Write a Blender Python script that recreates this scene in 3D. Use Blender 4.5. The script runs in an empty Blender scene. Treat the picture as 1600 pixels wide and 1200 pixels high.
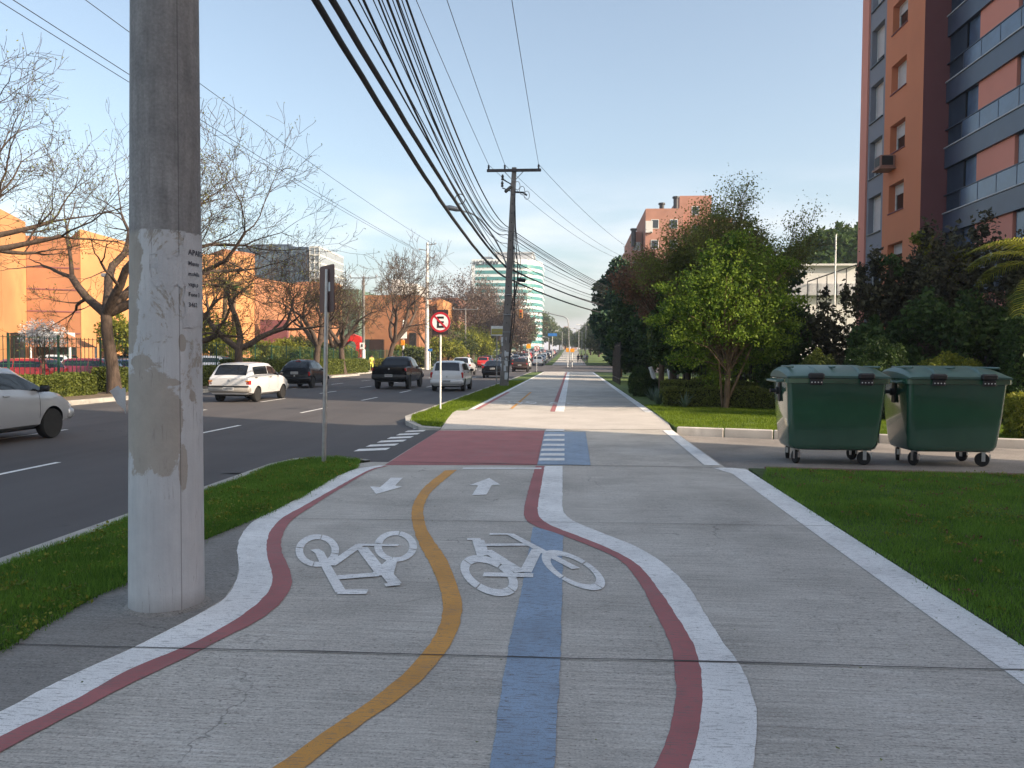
import bpy, math, random
import numpy as np
from mathutils import Vector, Matrix, noise
R = math.radians
SC = bpy.context.scene
COL = SC.collection
rng = np.random.default_rng(7)
random.seed(7)

# ---------------- camera, sky, sun, exposure ----------------
YAW, PITCH, ROLL = 4.43, -2.0, 0.4
CAMROT = Matrix.Rotation(R(YAW), 3, 'Z') @ Matrix.Rotation(R(90 + PITCH), 3, 'X') @ Matrix.Rotation(R(ROLL), 3, 'Z')
CAMPOS = Vector((0, 0, 1.55))
cam_data = bpy.data.cameras.new('camera')
cam_data.sensor_width = 36; cam_data.lens = 27; cam_data.clip_start = 0.05; cam_data.clip_end = 6000
cam = bpy.data.objects.new('camera', cam_data); COL.objects.link(cam)
cam.matrix_world = Matrix.Translation(CAMPOS) @ CAMROT.to_4x4()
SC.camera = cam

SUN_EL = 27.0
SUN_DIR = Vector((1.0, -0.40, 0)).normalized()
w = bpy.data.worlds.new('World'); SC.world = w; w.use_nodes = True
nt = w.node_tree; nt.nodes.clear()
wo = nt.nodes.new('ShaderNodeOutputWorld'); bg = nt.nodes.new('ShaderNodeBackground')
sky = nt.nodes.new('ShaderNodeTexSky'); sky.sky_type = 'NISHITA'; sky.sun_disc = False
sky.sun_elevation = R(SUN_EL); sky.sun_rotation = math.atan2(SUN_DIR.x, SUN_DIR.y)
sky.air_density = 1.0; sky.dust_density = 3.0; sky.ozone_density = 1.3; sky.altitude = 0
bg.inputs['Strength'].default_value = 0.12
# thin pale clouds low in the sky
tc = nt.nodes.new('ShaderNodeTexCoord'); mp = nt.nodes.new('ShaderNodeMapping')
mp.inputs['Scale'].default_value = (2.2, 2.2, 9.0)
ns = nt.nodes.new('ShaderNodeTexNoise'); ns.inputs['Scale'].default_value = 2.3; ns.inputs['Detail'].default_value = 8
cr = nt.nodes.new('ShaderNodeValToRGB'); cr.color_ramp.elements[0].position = .40; cr.color_ramp.elements[1].position = .70
sep = nt.nodes.new('ShaderNodeSeparateXYZ')
hz = nt.nodes.new('ShaderNodeMapRange'); hz.inputs['From Min'].default_value = 0.02; hz.inputs['From Max'].default_value = 0.24
hz.inputs['To Min'].default_value = 1; hz.inputs['To Max'].default_value = 0.0
mul = nt.nodes.new('ShaderNodeMath'); mul.operation = 'MULTIPLY'
mul2 = nt.nodes.new('ShaderNodeMath'); mul2.operation = 'MULTIPLY'; mul2.inputs[1].default_value = 0.8
mix = nt.nodes.new('ShaderNodeMixRGB'); mix.inputs['Color2'].default_value = (6.6, 5.9, 6.0, 1)
L = nt.links.new
L(tc.outputs['Generated'], mp.inputs['Vector']); L(mp.outputs[0], ns.inputs['Vector']); L(ns.outputs['Fac'], cr.inputs[0])
L(tc.outputs['Generated'], sep.inputs[0]); L(sep.outputs['Z'], hz.inputs['Value'])
L(cr.outputs[0], mul.inputs[0]); L(hz.outputs[0], mul.inputs[1]); L(mul.outputs[0], mul2.inputs[0])
L(mul2.outputs[0], mix.inputs['Fac']); hs = nt.nodes.new('ShaderNodeHueSaturation'); hs.inputs['Saturation'].default_value = .86; wb = nt.nodes.new('ShaderNodeMixRGB'); wb.blend_type = 'MULTIPLY'; wb.inputs['Fac'].default_value = 1; wb.inputs['Color2'].default_value = (1.03, 1.02, .95, 1); L(sky.outputs[0], hs.inputs['Color']); L(hs.outputs[0], wb.inputs['Color1']); L(wb.outputs[0], mix.inputs['Color1']); L(mix.outputs[0], bg.inputs[0]); L(bg.outputs[0], wo.inputs[0])

sd = bpy.data.lights.new('sun', 'SUN'); sd.energy = 3.5; sd.angle = R(0.5); sd.color = (1.0, 0.80, 0.60)
so = bpy.data.objects.new('sun', sd); COL.objects.link(so)
_to = -(SUN_DIR * math.cos(R(SUN_EL)) + Vector((0, 0, math.sin(R(SUN_EL)))))
so.rotation_euler = _to.to_track_quat('-Z', 'Y').to_euler()
SC.view_settings.view_transform = 'Standard'; SC.view_settings.look = 'None'
SC.view_settings.exposure = 1.22; SC.view_settings.gamma = 1
SC.cycles.max_bounces = 6; SC.cycles.transparent_max_bounces = 8
SC.cycles.use_denoising = True

# ---------------- placing ----------------
def gz(y):
    return 0.0 if y < 90 else min(0.0115 * (y - 90) + 0.00004 * (y - 90) ** 2, 5.0)
def ray(px, py):
    return CAMROT @ Vector(((px - 800) / 1200, -(py - 600) / 1200, -1))
def at(px, py, z=0.0):
    d = ray(px, py); t = (z - CAMPOS.z) / d.z
    return CAMPOS + d * t
def atY(px, py, Y):
    d = ray(px, py); return CAMPOS + d * (Y / d.y)
def atX(px, py, X):
    d = ray(px, py); return CAMPOS + d * (X / d.x)

# ---------------- materials ----------------
def S(c):   # sRGB 0-255 to linear
    return tuple(((v / 255) / 12.92 if v / 255 <= .04045 else ((v / 255 + .055) / 1.055) ** 2.4) for v in c)
def material(name):
    m = bpy.data.materials.new(name); m.use_nodes = True
    return m, m.node_tree, m.node_tree.nodes['Principled BSDF']
def noise_node(nt, scale, detail=5, vec=None, rough=.55, dist=0):
    n = nt.nodes.new('ShaderNodeTexNoise'); n.inputs['Scale'].default_value = scale
    n.inputs['Detail'].default_value = detail; n.inputs['Roughness'].default_value = rough; n.inputs['Distortion'].default_value = dist
    if vec is not None: nt.links.new(vec, n.inputs['Vector'])
    return n.outputs['Fac']
def coords(nt, scale=(1, 1, 1), world=True):
    g = nt.nodes.new('ShaderNodeNewGeometry') if world else nt.nodes.new('ShaderNodeTexCoord')
    m = nt.nodes.new('ShaderNodeMapping'); m.inputs['Scale'].default_value = scale
    nt.links.new(g.outputs['Position' if world else 'Object'], m.inputs['Vector'])
    return m.outputs[0]
def ramp(nt, fac, stops):
    r = nt.nodes.new('ShaderNodeValToRGB'); e = r.color_ramp.elements
    while len(e) < len(stops): e.new(.5)
    for k, (p, c) in enumerate(stops):
        e[k].position = p; e[k].color = (c, c, c, 1) if isinstance(c, (int, float)) else tuple(c) + (1,)
    nt.links.new(fac, r.inputs[0]); return r.outputs[0]
def mixc(nt, fac, a, b, mode='MIX'):
    m = nt.nodes.new('ShaderNodeMixRGB'); m.blend_type = mode
    for s, v in (('Fac', fac), ('Color1', a), ('Color2', b)):
        if isinstance(v, (int, float)): m.inputs[s].default_value = v
        elif isinstance(v, tuple): m.inputs[s].default_value = tuple(v) + (1,)
        else: nt.links.new(v, m.inputs[s])
    return m.outputs[0]
def math_(nt, op, a, b=None):
    m = nt.nodes.new('ShaderNodeMath'); m.operation = op
    for k, v in enumerate((a, b)):
        if v is None: continue
        if isinstance(v, (int, float)): m.inputs[k].default_value = v
        else: nt.links.new(v, m.inputs[k])
    return m.outputs[0]
def bump(nt, bsdf, h, strength, dist=.01):
    b = nt.nodes.new('ShaderNodeBump'); b.inputs['Strength'].default_value = strength; b.inputs['Distance'].default_value = dist
    nt.links.new(h, b.inputs['Height']); nt.links.new(b.outputs[0], bsdf.inputs['Normal'])
def setc(nt, bsdf, c):
    if isinstance(c, tuple): bsdf.inputs['Base Color'].default_value = tuple(c) + (1,)
    else: nt.links.new(c, bsdf.inputs['Base Color'])
def simple(name, col, rough=.6, metal=0, var=.18, nscale=6, bmp=0, stretch=(1, 1, 1), world=False, spec=.5, coat=0, grime=0):
    m, nt, b = material(name)
    v = coords(nt, stretch, world)
    f = noise_node(nt, nscale, 6, v)
    lo = tuple(x * (1 - var) for x in col); hi = tuple(min(1, x * (1 + var)) for x in col)
    c = ramp(nt, f, [(.3, lo), (.7, hi)])
    if grime:
        g = noise_node(nt, nscale * .25, 8, v, .7)
        c = mixc(nt, ramp(nt, g, [(.45, 0.0), (.75, grime)]), c, tuple(x * .35 for x in col))
    setc(nt, b, c)
    b.inputs['Roughness'].default_value = rough; b.inputs['Metallic'].default_value = metal
    b.inputs['Specular IOR Level'].default_value = spec
    if coat: b.inputs['Coat Weight'].default_value = coat; b.inputs['Coat Roughness'].default_value = .08
    if bmp: bump(nt, b, noise_node(nt, nscale * 8, 6, v), bmp)
    return m

def mat_concrete(name, c1, c2, streak=.5, lines=True):
    m, nt, b = material(name)
    v = coords(nt)
    big = noise_node(nt, .9, 6, v, .6)
    base = ramp(nt, big, [(.3, c1), (.7, c2)])
    # cross-wise broom strokes
    vs = coords(nt, (1.6, 55, 1)); st = noise_node(nt, 1.0, 5, vs, .65)
    base = mixc(nt, streak, base, ramp(nt, st, [(.25, .34), (.5, .52), (.75, .70)]), 'OVERLAY')
    vs2 = coords(nt, (3.5, 140, 1)); st2 = noise_node(nt, 1.0, 3, vs2, .6)
    dark = ramp(nt, st2, [(.27, .65), (.36, 0.0)])
    base = mixc(nt, dark, base, tuple(x * .35 for x in c1))
    pv = coords(nt, (9, 75, 1)); pn = noise_node(nt, 1.3, 6, pv, .7)
    area = ramp(nt, noise_node(nt, .7, 3, v), [(.35, .25), (.65, 1.0)])
    base = mixc(nt, math_(nt, 'MULTIPLY', ramp(nt, pn, [(.34, .8), (.45, 0.0)]), area), base, tuple(x * .3 for x in c1))
    base = mixc(nt, ramp(nt, pn, [(.60, 0.0), (.72, .35)]), base, tuple(min(1, x * 1.35) for x in c2))
    p2 = noise_node(nt, 1.0, 3, coords(nt, (24, 130, 1)), .6)
    base = mixc(nt, math_(nt, 'MULTIPLY', ramp(nt, p2, [(.36, .85), (.43, 0.0)]), area), base, tuple(x * .28 for x in c1))
    p3 = noise_node(nt, 1.0, 4, coords(nt, (60, 90, 1)), .6)
    base = mixc(nt, ramp(nt, p3, [(.34, .6), (.42, 0.0)]), base, tuple(x * .4 for x in c1))
    base = mixc(nt, ramp(nt, p3, [(.58, 0.0), (.68, .4)]), base, tuple(min(1, x * 1.5) for x in c2))
    g = noise_node(nt, 90, 4, v)
    base = mixc(nt, .45, base, ramp(nt, g, [(.3, .3), (.7, .7)]), 'OVERLAY')
    # stains and hairline cracks
    stn = noise_node(nt, .45, 9, v, .7, .4)
    base = mixc(nt, ramp(nt, stn, [(.55, 0.0), (.75, .4)]), base, tuple(x * .55 for x in c1))
    vo = nt.nodes.new('ShaderNodeTexVoronoi'); vo.feature = 'DISTANCE_TO_EDGE'; vo.inputs['Scale'].default_value = .55
    dn = nt.nodes.new('ShaderNodeTexNoise'); dn.inputs['Scale'].default_value = 3; dn.inputs['Detail'].default_value = 6
    nt.links.new(v, dn.inputs['Vector'])
    add = nt.nodes.new('ShaderNodeVectorMath'); add.operation = 'MULTIPLY_ADD'; add.inputs[1].default_value = (.5, .5, .5)
    nt.links.new(dn.outputs['Color'], add.inputs[0]); nt.links.new(v, add.inputs[2]); nt.links.new(add.outputs[0], vo.inputs['Vector'])
    crk = ramp(nt, vo.outputs['Distance'], [(.0, 1.0), (.0045, 0.0)])
    msk = ramp(nt, noise_node(nt, .8, 2, v), [(.53, 0.0), (.6, .6)])
    base = mixc(nt, math_(nt, 'MULTIPLY', crk, msk), base, tuple(x * .25 for x in c1))
    setc(nt, b, base); b.inputs['Roughness'].default_value = .85; b.inputs['Specular IOR Level'].default_value = .3
    bump(nt, b, st2, .35, .006)
    return m
def mat_paint(name, col, wear=.35):
    m, nt, b = material(name)
    v = coords(nt)
    f = noise_node(nt, 2.0, 6, v)
    c = ramp(nt, f, [(.3, tuple(x * .86 for x in col)), (.7, tuple(min(1, x * 1.08) for x in col))])
    vs = coords(nt, (9, 120, 1)); st = noise_node(nt, 1.0, 4, vs, .6)
    c = mixc(nt, ramp(nt, st, [(.33 + wear * .05, wear + .35), (.40 + wear * .08, 0.0)]), c, (.16, .155, .15))
    g = noise_node(nt, 160, 3, v)
    c = mixc(nt, ramp(nt, g, [(.36, wear), (.44, 0.0)]), c, (.2, .19, .18))
    g2 = noise_node(nt, 34, 6, coords(nt, (.7, 1.6, 1)), .75)
    c = mixc(nt, ramp(nt, g2, [(.33 + wear * .05, wear + .3), (.37 + wear * .08, 0.0)]), c, (.17, .165, .155))
    d = noise_node(nt, 1.1, 8, v, .75)
    c = mixc(nt, ramp(nt, d, [(.52, 0.0), (.8, .45)]), c, (.25, .24, .23))
    setc(nt, b, c); b.inputs['Roughness'].default_value = .75; b.inputs['Specular IOR Level'].default_value = .3
    bump(nt, b, st, .25, .005)
    return m
def mat_asphalt(name, c, patch=.25):
    m, nt, b = material(name)
    v = coords(nt)
    g = noise_node(nt, 120, 4, v)
    base = ramp(nt, g, [(.3, tuple(x * .7 for x in c)), (.7, tuple(x * 1.35 for x in c))])
    vl = coords(nt, (1.3, .06, 1)); ln = noise_node(nt, 1, 5, vl)
    base = mixc(nt, patch, base, ramp(nt, ln, [(.3, .35), (.7, .65)]), 'OVERLAY')
    p = noise_node(nt, .25, 7, v, .65)
    base = mixc(nt, ramp(nt, p, [(.5, 0.0), (.7, .35)]), base, tuple(x * .6 for x in c))
    vo = nt.nodes.new('ShaderNodeTexVoronoi'); vo.feature = 'DISTANCE_TO_EDGE'; vo.inputs['Scale'].default_value = .22
    dn = nt.nodes.new('ShaderNodeTexNoise'); dn.inputs['Scale'].default_value = 1.2; dn.inputs['Detail'].default_value = 7
    nt.links.new(v, dn.inputs['Vector'])
    add = nt.nodes.new('ShaderNodeVectorMath'); add.operation = 'MULTIPLY_ADD'; add.inputs[1].default_value = (1.2, 1.2, 1.2)
    nt.links.new(dn.outputs['Color'], add.inputs[0]); nt.links.new(v, add.inputs[2]); nt.links.new(add.outputs[0], vo.inputs['Vector'])
    crk = ramp(nt, vo.outputs['Distance'], [(.0, 1.0), (.004, 0.0)]); msk = ramp(nt, noise_node(nt, .15, 3, v), [(.5, 0.0), (.56, .6)])
    base = mixc(nt, math_(nt, 'MULTIPLY', crk, msk), base, tuple(x * .35 for x in c))
    oil = noise_node(nt, 1.0, 5, coords(nt, (.55, .035, 1)), .6); base = mixc(nt, ramp(nt, oil, [(.55, 0.0), (.68, .35)]), base, tuple(x * .55 for x in c))
    sp = noise_node(nt, 2.2, 6, v, .75); base = mixc(nt, ramp(nt, sp, [(.64, 0.0), (.70, .45)]), base, tuple(x * .5 for x in c))
    setc(nt, b, base); b.inputs['Roughness'].default_value = .8; b.inputs['Specular IOR Level'].default_value = .35
    bump(nt, b, g, .3, .004)
    return m
def mat_leaf(name, lo, hi, trans=.35, rough=.55, clump=1.2):
    m = bpy.data.materials.new(name); m.use_nodes = True; nt = m.node_tree
    b = nt.nodes['Principled BSDF']; out = nt.nodes['Material Output']
    g = nt.nodes.new('ShaderNodeNewGeometry')
    v = coords(nt)
    n = noise_node(nt, clump, 4, v)
    f = math_(nt, 'ADD', math_(nt, 'MULTIPLY', n, .75), math_(nt, 'MULTIPLY', g.outputs['Random Per Island'], .45))
    c = ramp(nt, f, [(.35, lo), (.85, hi)])
    nt.links.new(c, b.inputs['Base Color']); b.inputs['Roughness'].default_value = rough; b.inputs['Specular IOR Level'].default_value = .25
    t = nt.nodes.new('ShaderNodeBsdfTranslucent'); nt.links.new(c, t.inputs['Color'])
    mx = nt.nodes.new('ShaderNodeMixShader'); mx.inputs[0].default_value = trans
    nt.links.new(b.outputs[0], mx.inputs[1]); nt.links.new(t.outputs[0], mx.inputs[2]); nt.links.new(mx.outputs[0], out.inputs[0])
    return m
def mat_bark(name, c):
    m, nt, b = material(name)
    v = coords(nt, (6, 6, 1.2)); f = noise_node(nt, 2.5, 8, v, .7)
    setc(nt, b, ramp(nt, f, [(.3, tuple(x * .45 for x in c)), (.7, tuple(x * 1.4 for x in c))]))
    b.inputs['Roughness'].default_value = .9; b.inputs['Specular IOR Level'].default_value = .2
    bump(nt, b, f, .8, .03); return m
def mat_glass(name, tint, rough=.06, var=.25):
    m, nt, b = material(name)
    f = noise_node(nt, 1.3, 3, coords(nt, (1, 1, 1), False))
    setc(nt, b, ramp(nt, f, [(.3, tuple(x * (1 - var) for x in tint)), (.7, tuple(x * (1 + var) for x in tint))]))
    b.inputs['Roughness'].default_value = rough; b.inputs['Specular IOR Level'].default_value = .9
    return m
def mat_car(name, col, metal=0.0, coat=.8):
    m, nt, b = material(name)
    v = coords(nt, (1, 1, 1), False)
    f = noise_node(nt, 2.2, 6, v, .6)
    c = ramp(nt, f, [(.3, tuple(x * .92 for x in col)), (.7, col)])
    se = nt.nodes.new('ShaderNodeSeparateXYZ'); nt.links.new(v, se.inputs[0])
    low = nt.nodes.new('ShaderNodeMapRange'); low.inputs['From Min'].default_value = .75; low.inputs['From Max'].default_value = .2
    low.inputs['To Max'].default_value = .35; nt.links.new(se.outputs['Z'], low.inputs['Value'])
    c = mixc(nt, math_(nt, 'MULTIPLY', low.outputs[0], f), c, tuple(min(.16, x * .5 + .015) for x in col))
    setc(nt, b, c); b.inputs['Metallic'].default_value = metal
    b.inputs['Roughness'].default_value = .32; b.inputs['Coat Weight'].default_value = coat; b.inputs['Coat Roughness'].default_value = .05
    if coat < .5: b.inputs['Specular IOR Level'].default_value = .2; b.inputs['Roughness'].default_value = .2
    return m

M = dict(
    path=mat_concrete('path_concrete', (.37, .348, .31), (.60, .565, .51), .9),
    path_dark=mat_concrete('dark_concrete', (.20, .19, .175), (.33, .315, .29), .6),
    ramp=mat_concrete('pale_concrete', (.50, .465, .42), (.60, .56, .515), .25),
    asphalt=mat_asphalt('asphalt', (.090, .084, .084)),
    drive=mat_concrete('driveway_asphalt', (.20, .183, .168), (.34, .31, .28), .35),
    white_paint=mat_paint('white_road_paint', (.88, .88, .86), .4),
    symbol_paint=mat_paint('symbol_paint', (.90, .90, .88), .5),
    red_paint=mat_paint('red_road_paint', (.42, .15, .15), .5),
    orange_paint=mat_paint('orange_road_paint', (.66, .33, .08), .4),
    blue_paint=mat_paint('blue_road_paint', (.30, .40, .53), .6),
    joint=simple('joint', (.075, .07, .065), .95),
    kerb=simple('kerb_stone', (.45, .43, .39), .85, var=.3, nscale=5, bmp=.3, world=True, grime=.7),
    kerb_white=simple('whitewashed_kerb', (.62, .58, .53), .85, var=.2, nscale=4, bmp=.3, world=True, grime=.9),
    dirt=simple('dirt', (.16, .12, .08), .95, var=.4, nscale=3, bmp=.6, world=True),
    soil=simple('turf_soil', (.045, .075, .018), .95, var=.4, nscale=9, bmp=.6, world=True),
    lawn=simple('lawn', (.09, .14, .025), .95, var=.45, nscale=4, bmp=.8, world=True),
    plastic_dark=simple('black_plastic', (.02, .02, .022), .5),
    galv=simple('galvanised_steel', (.42, .43, .44), .38, .85, var=.15, nscale=14),
    grey_metal=simple('grey_metal', (.28, .29, .30), .5, .5),
    white_metal=simple('white_metal', (.72, .72, .70), .45),
    black_metal=simple('black_metal', (.02, .02, .02), .45),
    rubber=simple('rubber', (.018, .018, .018), .85),
    glass=mat_glass('dark_glass', (.012, .014, .017)),
    tail=simple('tail_light', (.42, .012, .012), .15, var=.3, nscale=20, coat=.8),
    lamp=simple('head_light', (.7, .72, .74), .1, coat=.9),
    amber=simple('amber_lens', (.7, .25, .02), .2),
    plate=simple('number_plate', (.42, .43, .43), .4, nscale=30),
    rim=simple('wheel_rim', (.40, .41, .42), .35, .7),
    white=simple('white', (.78, .78, .76), .6),
    black=simple('black', (.012, .012, .012), .6),
    wire=simple('cable', (.016, .016, .02), .7),
)
# ---------------- mesh helpers ----------------
class MB:
    def __init__(s): s.v = []; s.f = []; s.m = []; s.cur = 0
    def add(s, vs, fs):
        o = len(s.v); s.v += [tuple(p) for p in vs]; s.f += [tuple(i + o for i in f) for f in fs]; s.m += [s.cur] * len(fs)
    def box(s, c, d, rot=None):
        x, y, z = (q / 2 for q in d)
        vs = [Vector(p) for p in ((-x, -y, -z), (x, -y, -z), (x, y, -z), (-x, y, -z), (-x, -y, z), (x, -y, z), (x, y, z), (-x, y, z))]
        if rot is not None: vs = [rot @ p for p in vs]
        s.add([p + Vector(c) for p in vs], [(0, 3, 2, 1), (4, 5, 6, 7), (0, 1, 5, 4), (1, 2, 6, 5), (2, 3, 7, 6), (3, 0, 4, 7)]); return s
    def bb(s, x0, x1, y0, y1, z0, z1): return s.box(((x0 + x1) / 2, (y0 + y1) / 2, (z0 + z1) / 2), (abs(x1 - x0), abs(y1 - y0), abs(z1 - z0)))
    def rbox(s, c, d, r=.02, rot=None):     # box with chamfered edges
        x, y, z = (q / 2 for q in d); vs = []
        ring = lambda X, Y, Z: [(-X + r, -Y, Z), (X - r, -Y, Z), (X, -Y + r, Z), (X, Y - r, Z), (X - r, Y, Z), (-X + r, Y, Z), (-X, Y - r, Z), (-X, -Y + r, Z)]
        vs = ring(x - r, y - r, -z) + ring(x, y, -z + r) + ring(x, y, z - r) + ring(x - r, y - r, z)
        fs = [tuple(range(7, -1, -1)), tuple(range(24, 32))]
        for k in range(3):
            for i in range(8): j = (i + 1) % 8; fs.append((k * 8 + i, k * 8 + j, k * 8 + 8 + j, k * 8 + 8 + i))
        vs = [Vector(p) for p in vs]
        if rot is not None: vs = [rot @ p for p in vs]
        s.add([p + Vector(c) for p in vs], fs); return s
    def tube(s, pts, rad, n=8, cap=True):
        pts = [Vector(p) for p in pts]
        if isinstance(rad, (int, float)): rad = [rad] * len(pts)
        vs = []; fs = []; a = None
        for i, p in enumerate(pts):
            d = (pts[min(i + 1, len(pts) - 1)] - pts[max(i - 1, 0)]).normalized()
            if a is None: a = d.orthogonal().normalized()
            else: a = (a - d * a.dot(d)).normalized()
            b = d.cross(a)
            for k in range(n):
                t = 2 * math.pi * k / n; vs.append(p + (a * math.cos(t) + b * math.sin(t)) * rad[i])
        for i in range(len(pts) - 1):
            for k in range(n): j = (k + 1) % n; fs.append((i * n + k, i * n + j, i * n + n + j, i * n + n + k))
        if cap: fs.append(tuple(range(n - 1, -1, -1))); fs.append(tuple(range((len(pts) - 1) * n, len(pts) * n)))
        s.add(vs, fs); return s
    def lathe(s, prof, n=24, c=(0, 0, 0), axis='Z', close=True):   # prof: (r, h)
        vs = []; fs = []
        for r, h in prof:
            for k in range(n):
                t = 2 * math.pi * k / n; x, y = r * math.cos(t), r * math.sin(t)
                p = (x, y, h) if axis == 'Z' else ((h, x, y) if axis == 'X' else (x, h, y))
                vs.append(Vector(p) + Vector(c))
        for i in range(len(prof) - 1):
            for k in range(n): j = (k + 1) % n; fs.append((i * n + k, i * n + j, i * n + n + j, i * n + n + k))
        if close: fs.append(tuple(range(n - 1, -1, -1))); fs.append(tuple(range((len(prof) - 1) * n, len(prof) * n)))
        s.add(vs, fs); return s
    def prism(s, poly, z0, z1):
        n = len(poly); vs = [(p[0], p[1], z0) for p in poly] + [(p[0], p[1], z1) for p in poly]
        s.add(vs, [tuple(range(n - 1, -1, -1)), tuple(range(n, 2 * n))] + [(i, (i + 1) % n, n + (i + 1) % n, n + i) for i in range(n)]); return s
    def poly(s, pts): s.add(pts, [tuple(range(len(pts)))]); return s
    def ribbon(s, a, b, z=None):
        pts = []
        for p, q in zip(a, b):
            pts += [(p[0], p[1], p[2] if z is None else z), (q[0], q[1], q[2] if z is None else z)]
        s.add(pts, [(2 * i, 2 * i + 1, 2 * i + 3, 2 * i + 2) for i in range(len(a) - 1)]); return s
    def mesh(s, name, mats, origin=None):
        me = bpy.data.meshes.new(name)
        v = s.v if origin is None else [(p[0] - origin[0], p[1] - origin[1], p[2] - origin[2]) for p in s.v]
        me.from_pydata(v, [], s.f)
        if not isinstance(mats, (list, tuple)): mats = [mats]
        for m in mats: me.materials.append(m)
        if len(mats) > 1: me.polygons.foreach_set('material_index', s.m)
        me.validate(); me.update(); return me
def smooth(me, ang=35):
    me.polygons.foreach_set('use_smooth', [True] * len(me.polygons)); me.set_sharp_from_angle(angle=R(ang)); return me
def link(name, me, parent=None, loc=None, sm=None):
    if sm: smooth(me, sm)
    o = bpy.data.objects.new(name, me); COL.objects.link(o)
    if parent is not None: o.parent = parent
    if loc is not None: o.location = loc
    return o
def tag(o, label=None, cat=None, group=None, kind=None):
    if label: o['label'] = label
    if cat: o['category'] = cat
    if group: o['group'] = group
    if kind: o['kind'] = kind
    return o
def root(name, loc, label, cat, group=None, rz=0):
    o = bpy.data.objects.new(name, None); COL.objects.link(o); o.location = loc; o.rotation_euler = (0, 0, rz)
    o.empty_display_size = .3
    return tag(o, label, cat, group)
def part(name, mb, mats, parent, sm=None, world=False):
    return link(name, mb.mesh(name, mats, parent.location if world else None), parent, sm=sm)
def sub(name, mb, mats, parent_part, top=None, sm=None):
    return link(name, mb.mesh(name, mats, top.location if top is not None else None), parent_part, sm=sm)
def struct(name, mb, mats, sm=None):
    return tag(link(name, mb.mesh(name, mats), sm=sm), kind='structure')
def copy_tree(o, parent=None, loc=None, rz=None, label=None):
    c = o.copy(); COL.objects.link(c)
    if parent is not None: c.parent = parent
    if loc is not None: c.location = loc
    if rz is not None: c.rotation_euler = (0, 0, rz)
    if label: c['label'] = label
    for ch in list(o.children): copy_tree(ch, c)
    return c
def recolor(o, old, new):
    for q in [o] + list(o.children_recursive):
        if q.type != 'MESH': continue
        for s in q.material_slots:
            if s.material == old: s.link = 'OBJECT'; s.material = new
def spline(pts, n=8):
    P = [Vector(p) for p in pts]; P = [2 * P[0] - P[1]] + P + [2 * P[-1] - P[-2]]; out = []
    for i in range(1, len(P) - 2):
        for k in range(n):
            t = k / n; a, b, c, d = P[i - 1:i + 3]
            out.append(.5 * ((2 * b) + (c - a) * t + (2 * a - 5 * b + 4 * c - d) * t * t + (3 * b - a - 3 * c + d) * t ** 3))
    out.append(P[-2]); return out
def resample(pts, n):
    L = [0]
    for a, b in zip(pts, pts[1:]): L.append(L[-1] + (b - a).length)
    out = []; j = 0
    for k in range(n):
        t = L[-1] * k / (n - 1)
        while j < len(L) - 2 and L[j + 1] < t: j += 1
        u = (t - L[j]) / max(1e-9, L[j + 1] - L[j]); out.append(pts[j].lerp(pts[j + 1], min(1, u)))
    return out
def G(px, z=0.0): return [at(x, y, z) for x, y in px]
def quads_mesh(name, V, mat, n=4):
    me = bpy.data.meshes.new(name); k = len(V) // n
    me.vertices.add(len(V)); me.vertices.foreach_set('co', V.astype(np.float32).ravel())
    me.loops.add(len(V)); me.loops.foreach_set('vertex_index', np.arange(len(V), dtype=np.int32))
    me.polygons.add(k); me.polygons.foreach_set('loop_start', np.arange(0, len(V), n, dtype=np.int32))
    me.materials.append(mat); me.update(); me.validate(); return me
def leaves(P, size, r, asp=.55, up=.0):      # rhombic leaf faces at points P
    n = len(P); u = r.normal(size=(n, 3)); u /= np.linalg.norm(u, axis=1)[:, None]
    w_ = r.normal(size=(n, 3)); w_[:, 2] += up; v = np.cross(u, w_); v /= np.linalg.norm(v, axis=1)[:, None] + 1e-9
    s = size * r.uniform(.6, 1.3, (n, 1))
    bend = np.cross(u, v) * s * .12
    return np.stack([P - u * s, P + v * s * asp + bend, P + u * s, P - v * s * asp + bend], 1).reshape(-1, 3)
def segs_mesh(name, segs, mat, n=5):         # many tapered limbs in one mesh
    A = np.array([s[0] for s in segs], float); B = np.array([s[1] for s in segs], float)
    ra = np.array([s[2] for s in segs])[:, None]; rb = np.array([s[3] for s in segs])[:, None]
    d = B - A; ln = np.linalg.norm(d, axis=1)[:, None] + 1e-9; d = d / ln
    B = B + d * rb * .5
    h = np.where(np.abs(d[:, 2:3]) < .9, np.array([[0, 0, 1.]]), np.array([[1., 0, 0]]))
    a = np.cross(d, h); a /= np.linalg.norm(a, axis=1)[:, None]; b = np.cross(d, a)
    ringA = []; ringB = []
    for k in range(n):
        t = 2 * math.pi * k / n; o = a * math.cos(t) + b * math.sin(t); ringA.append(A + o * ra); ringB.append(B + o * rb)
    V = np.stack(ringA + ringB, 1).reshape(-1, 3); m = len(segs)
    f = np.array([[k, (k + 1) % n, n + (k + 1) % n, n + k] for k in range(n)], dtype=np.int32)
    F = (np.arange(m)[:, None, None] * 2 * n + f[None]).reshape(-1)
    me = bpy.data.meshes.new(name); me.vertices.add(len(V)); me.vertices.foreach_set('co', V.astype(np.float32).ravel())
    me.loops.add(len(F)); me.loops.foreach_set('vertex_index', F.astype(np.int32))
    me.polygons.add(m * n); me.polygons.foreach_set('loop_start', np.arange(0, len(F), 4, dtype=np.int32))
    me.materials.append(mat); me.update(); me.validate(); me.polygons.foreach_set('use_smooth', [True] * len(me.polygons)); return me

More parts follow.
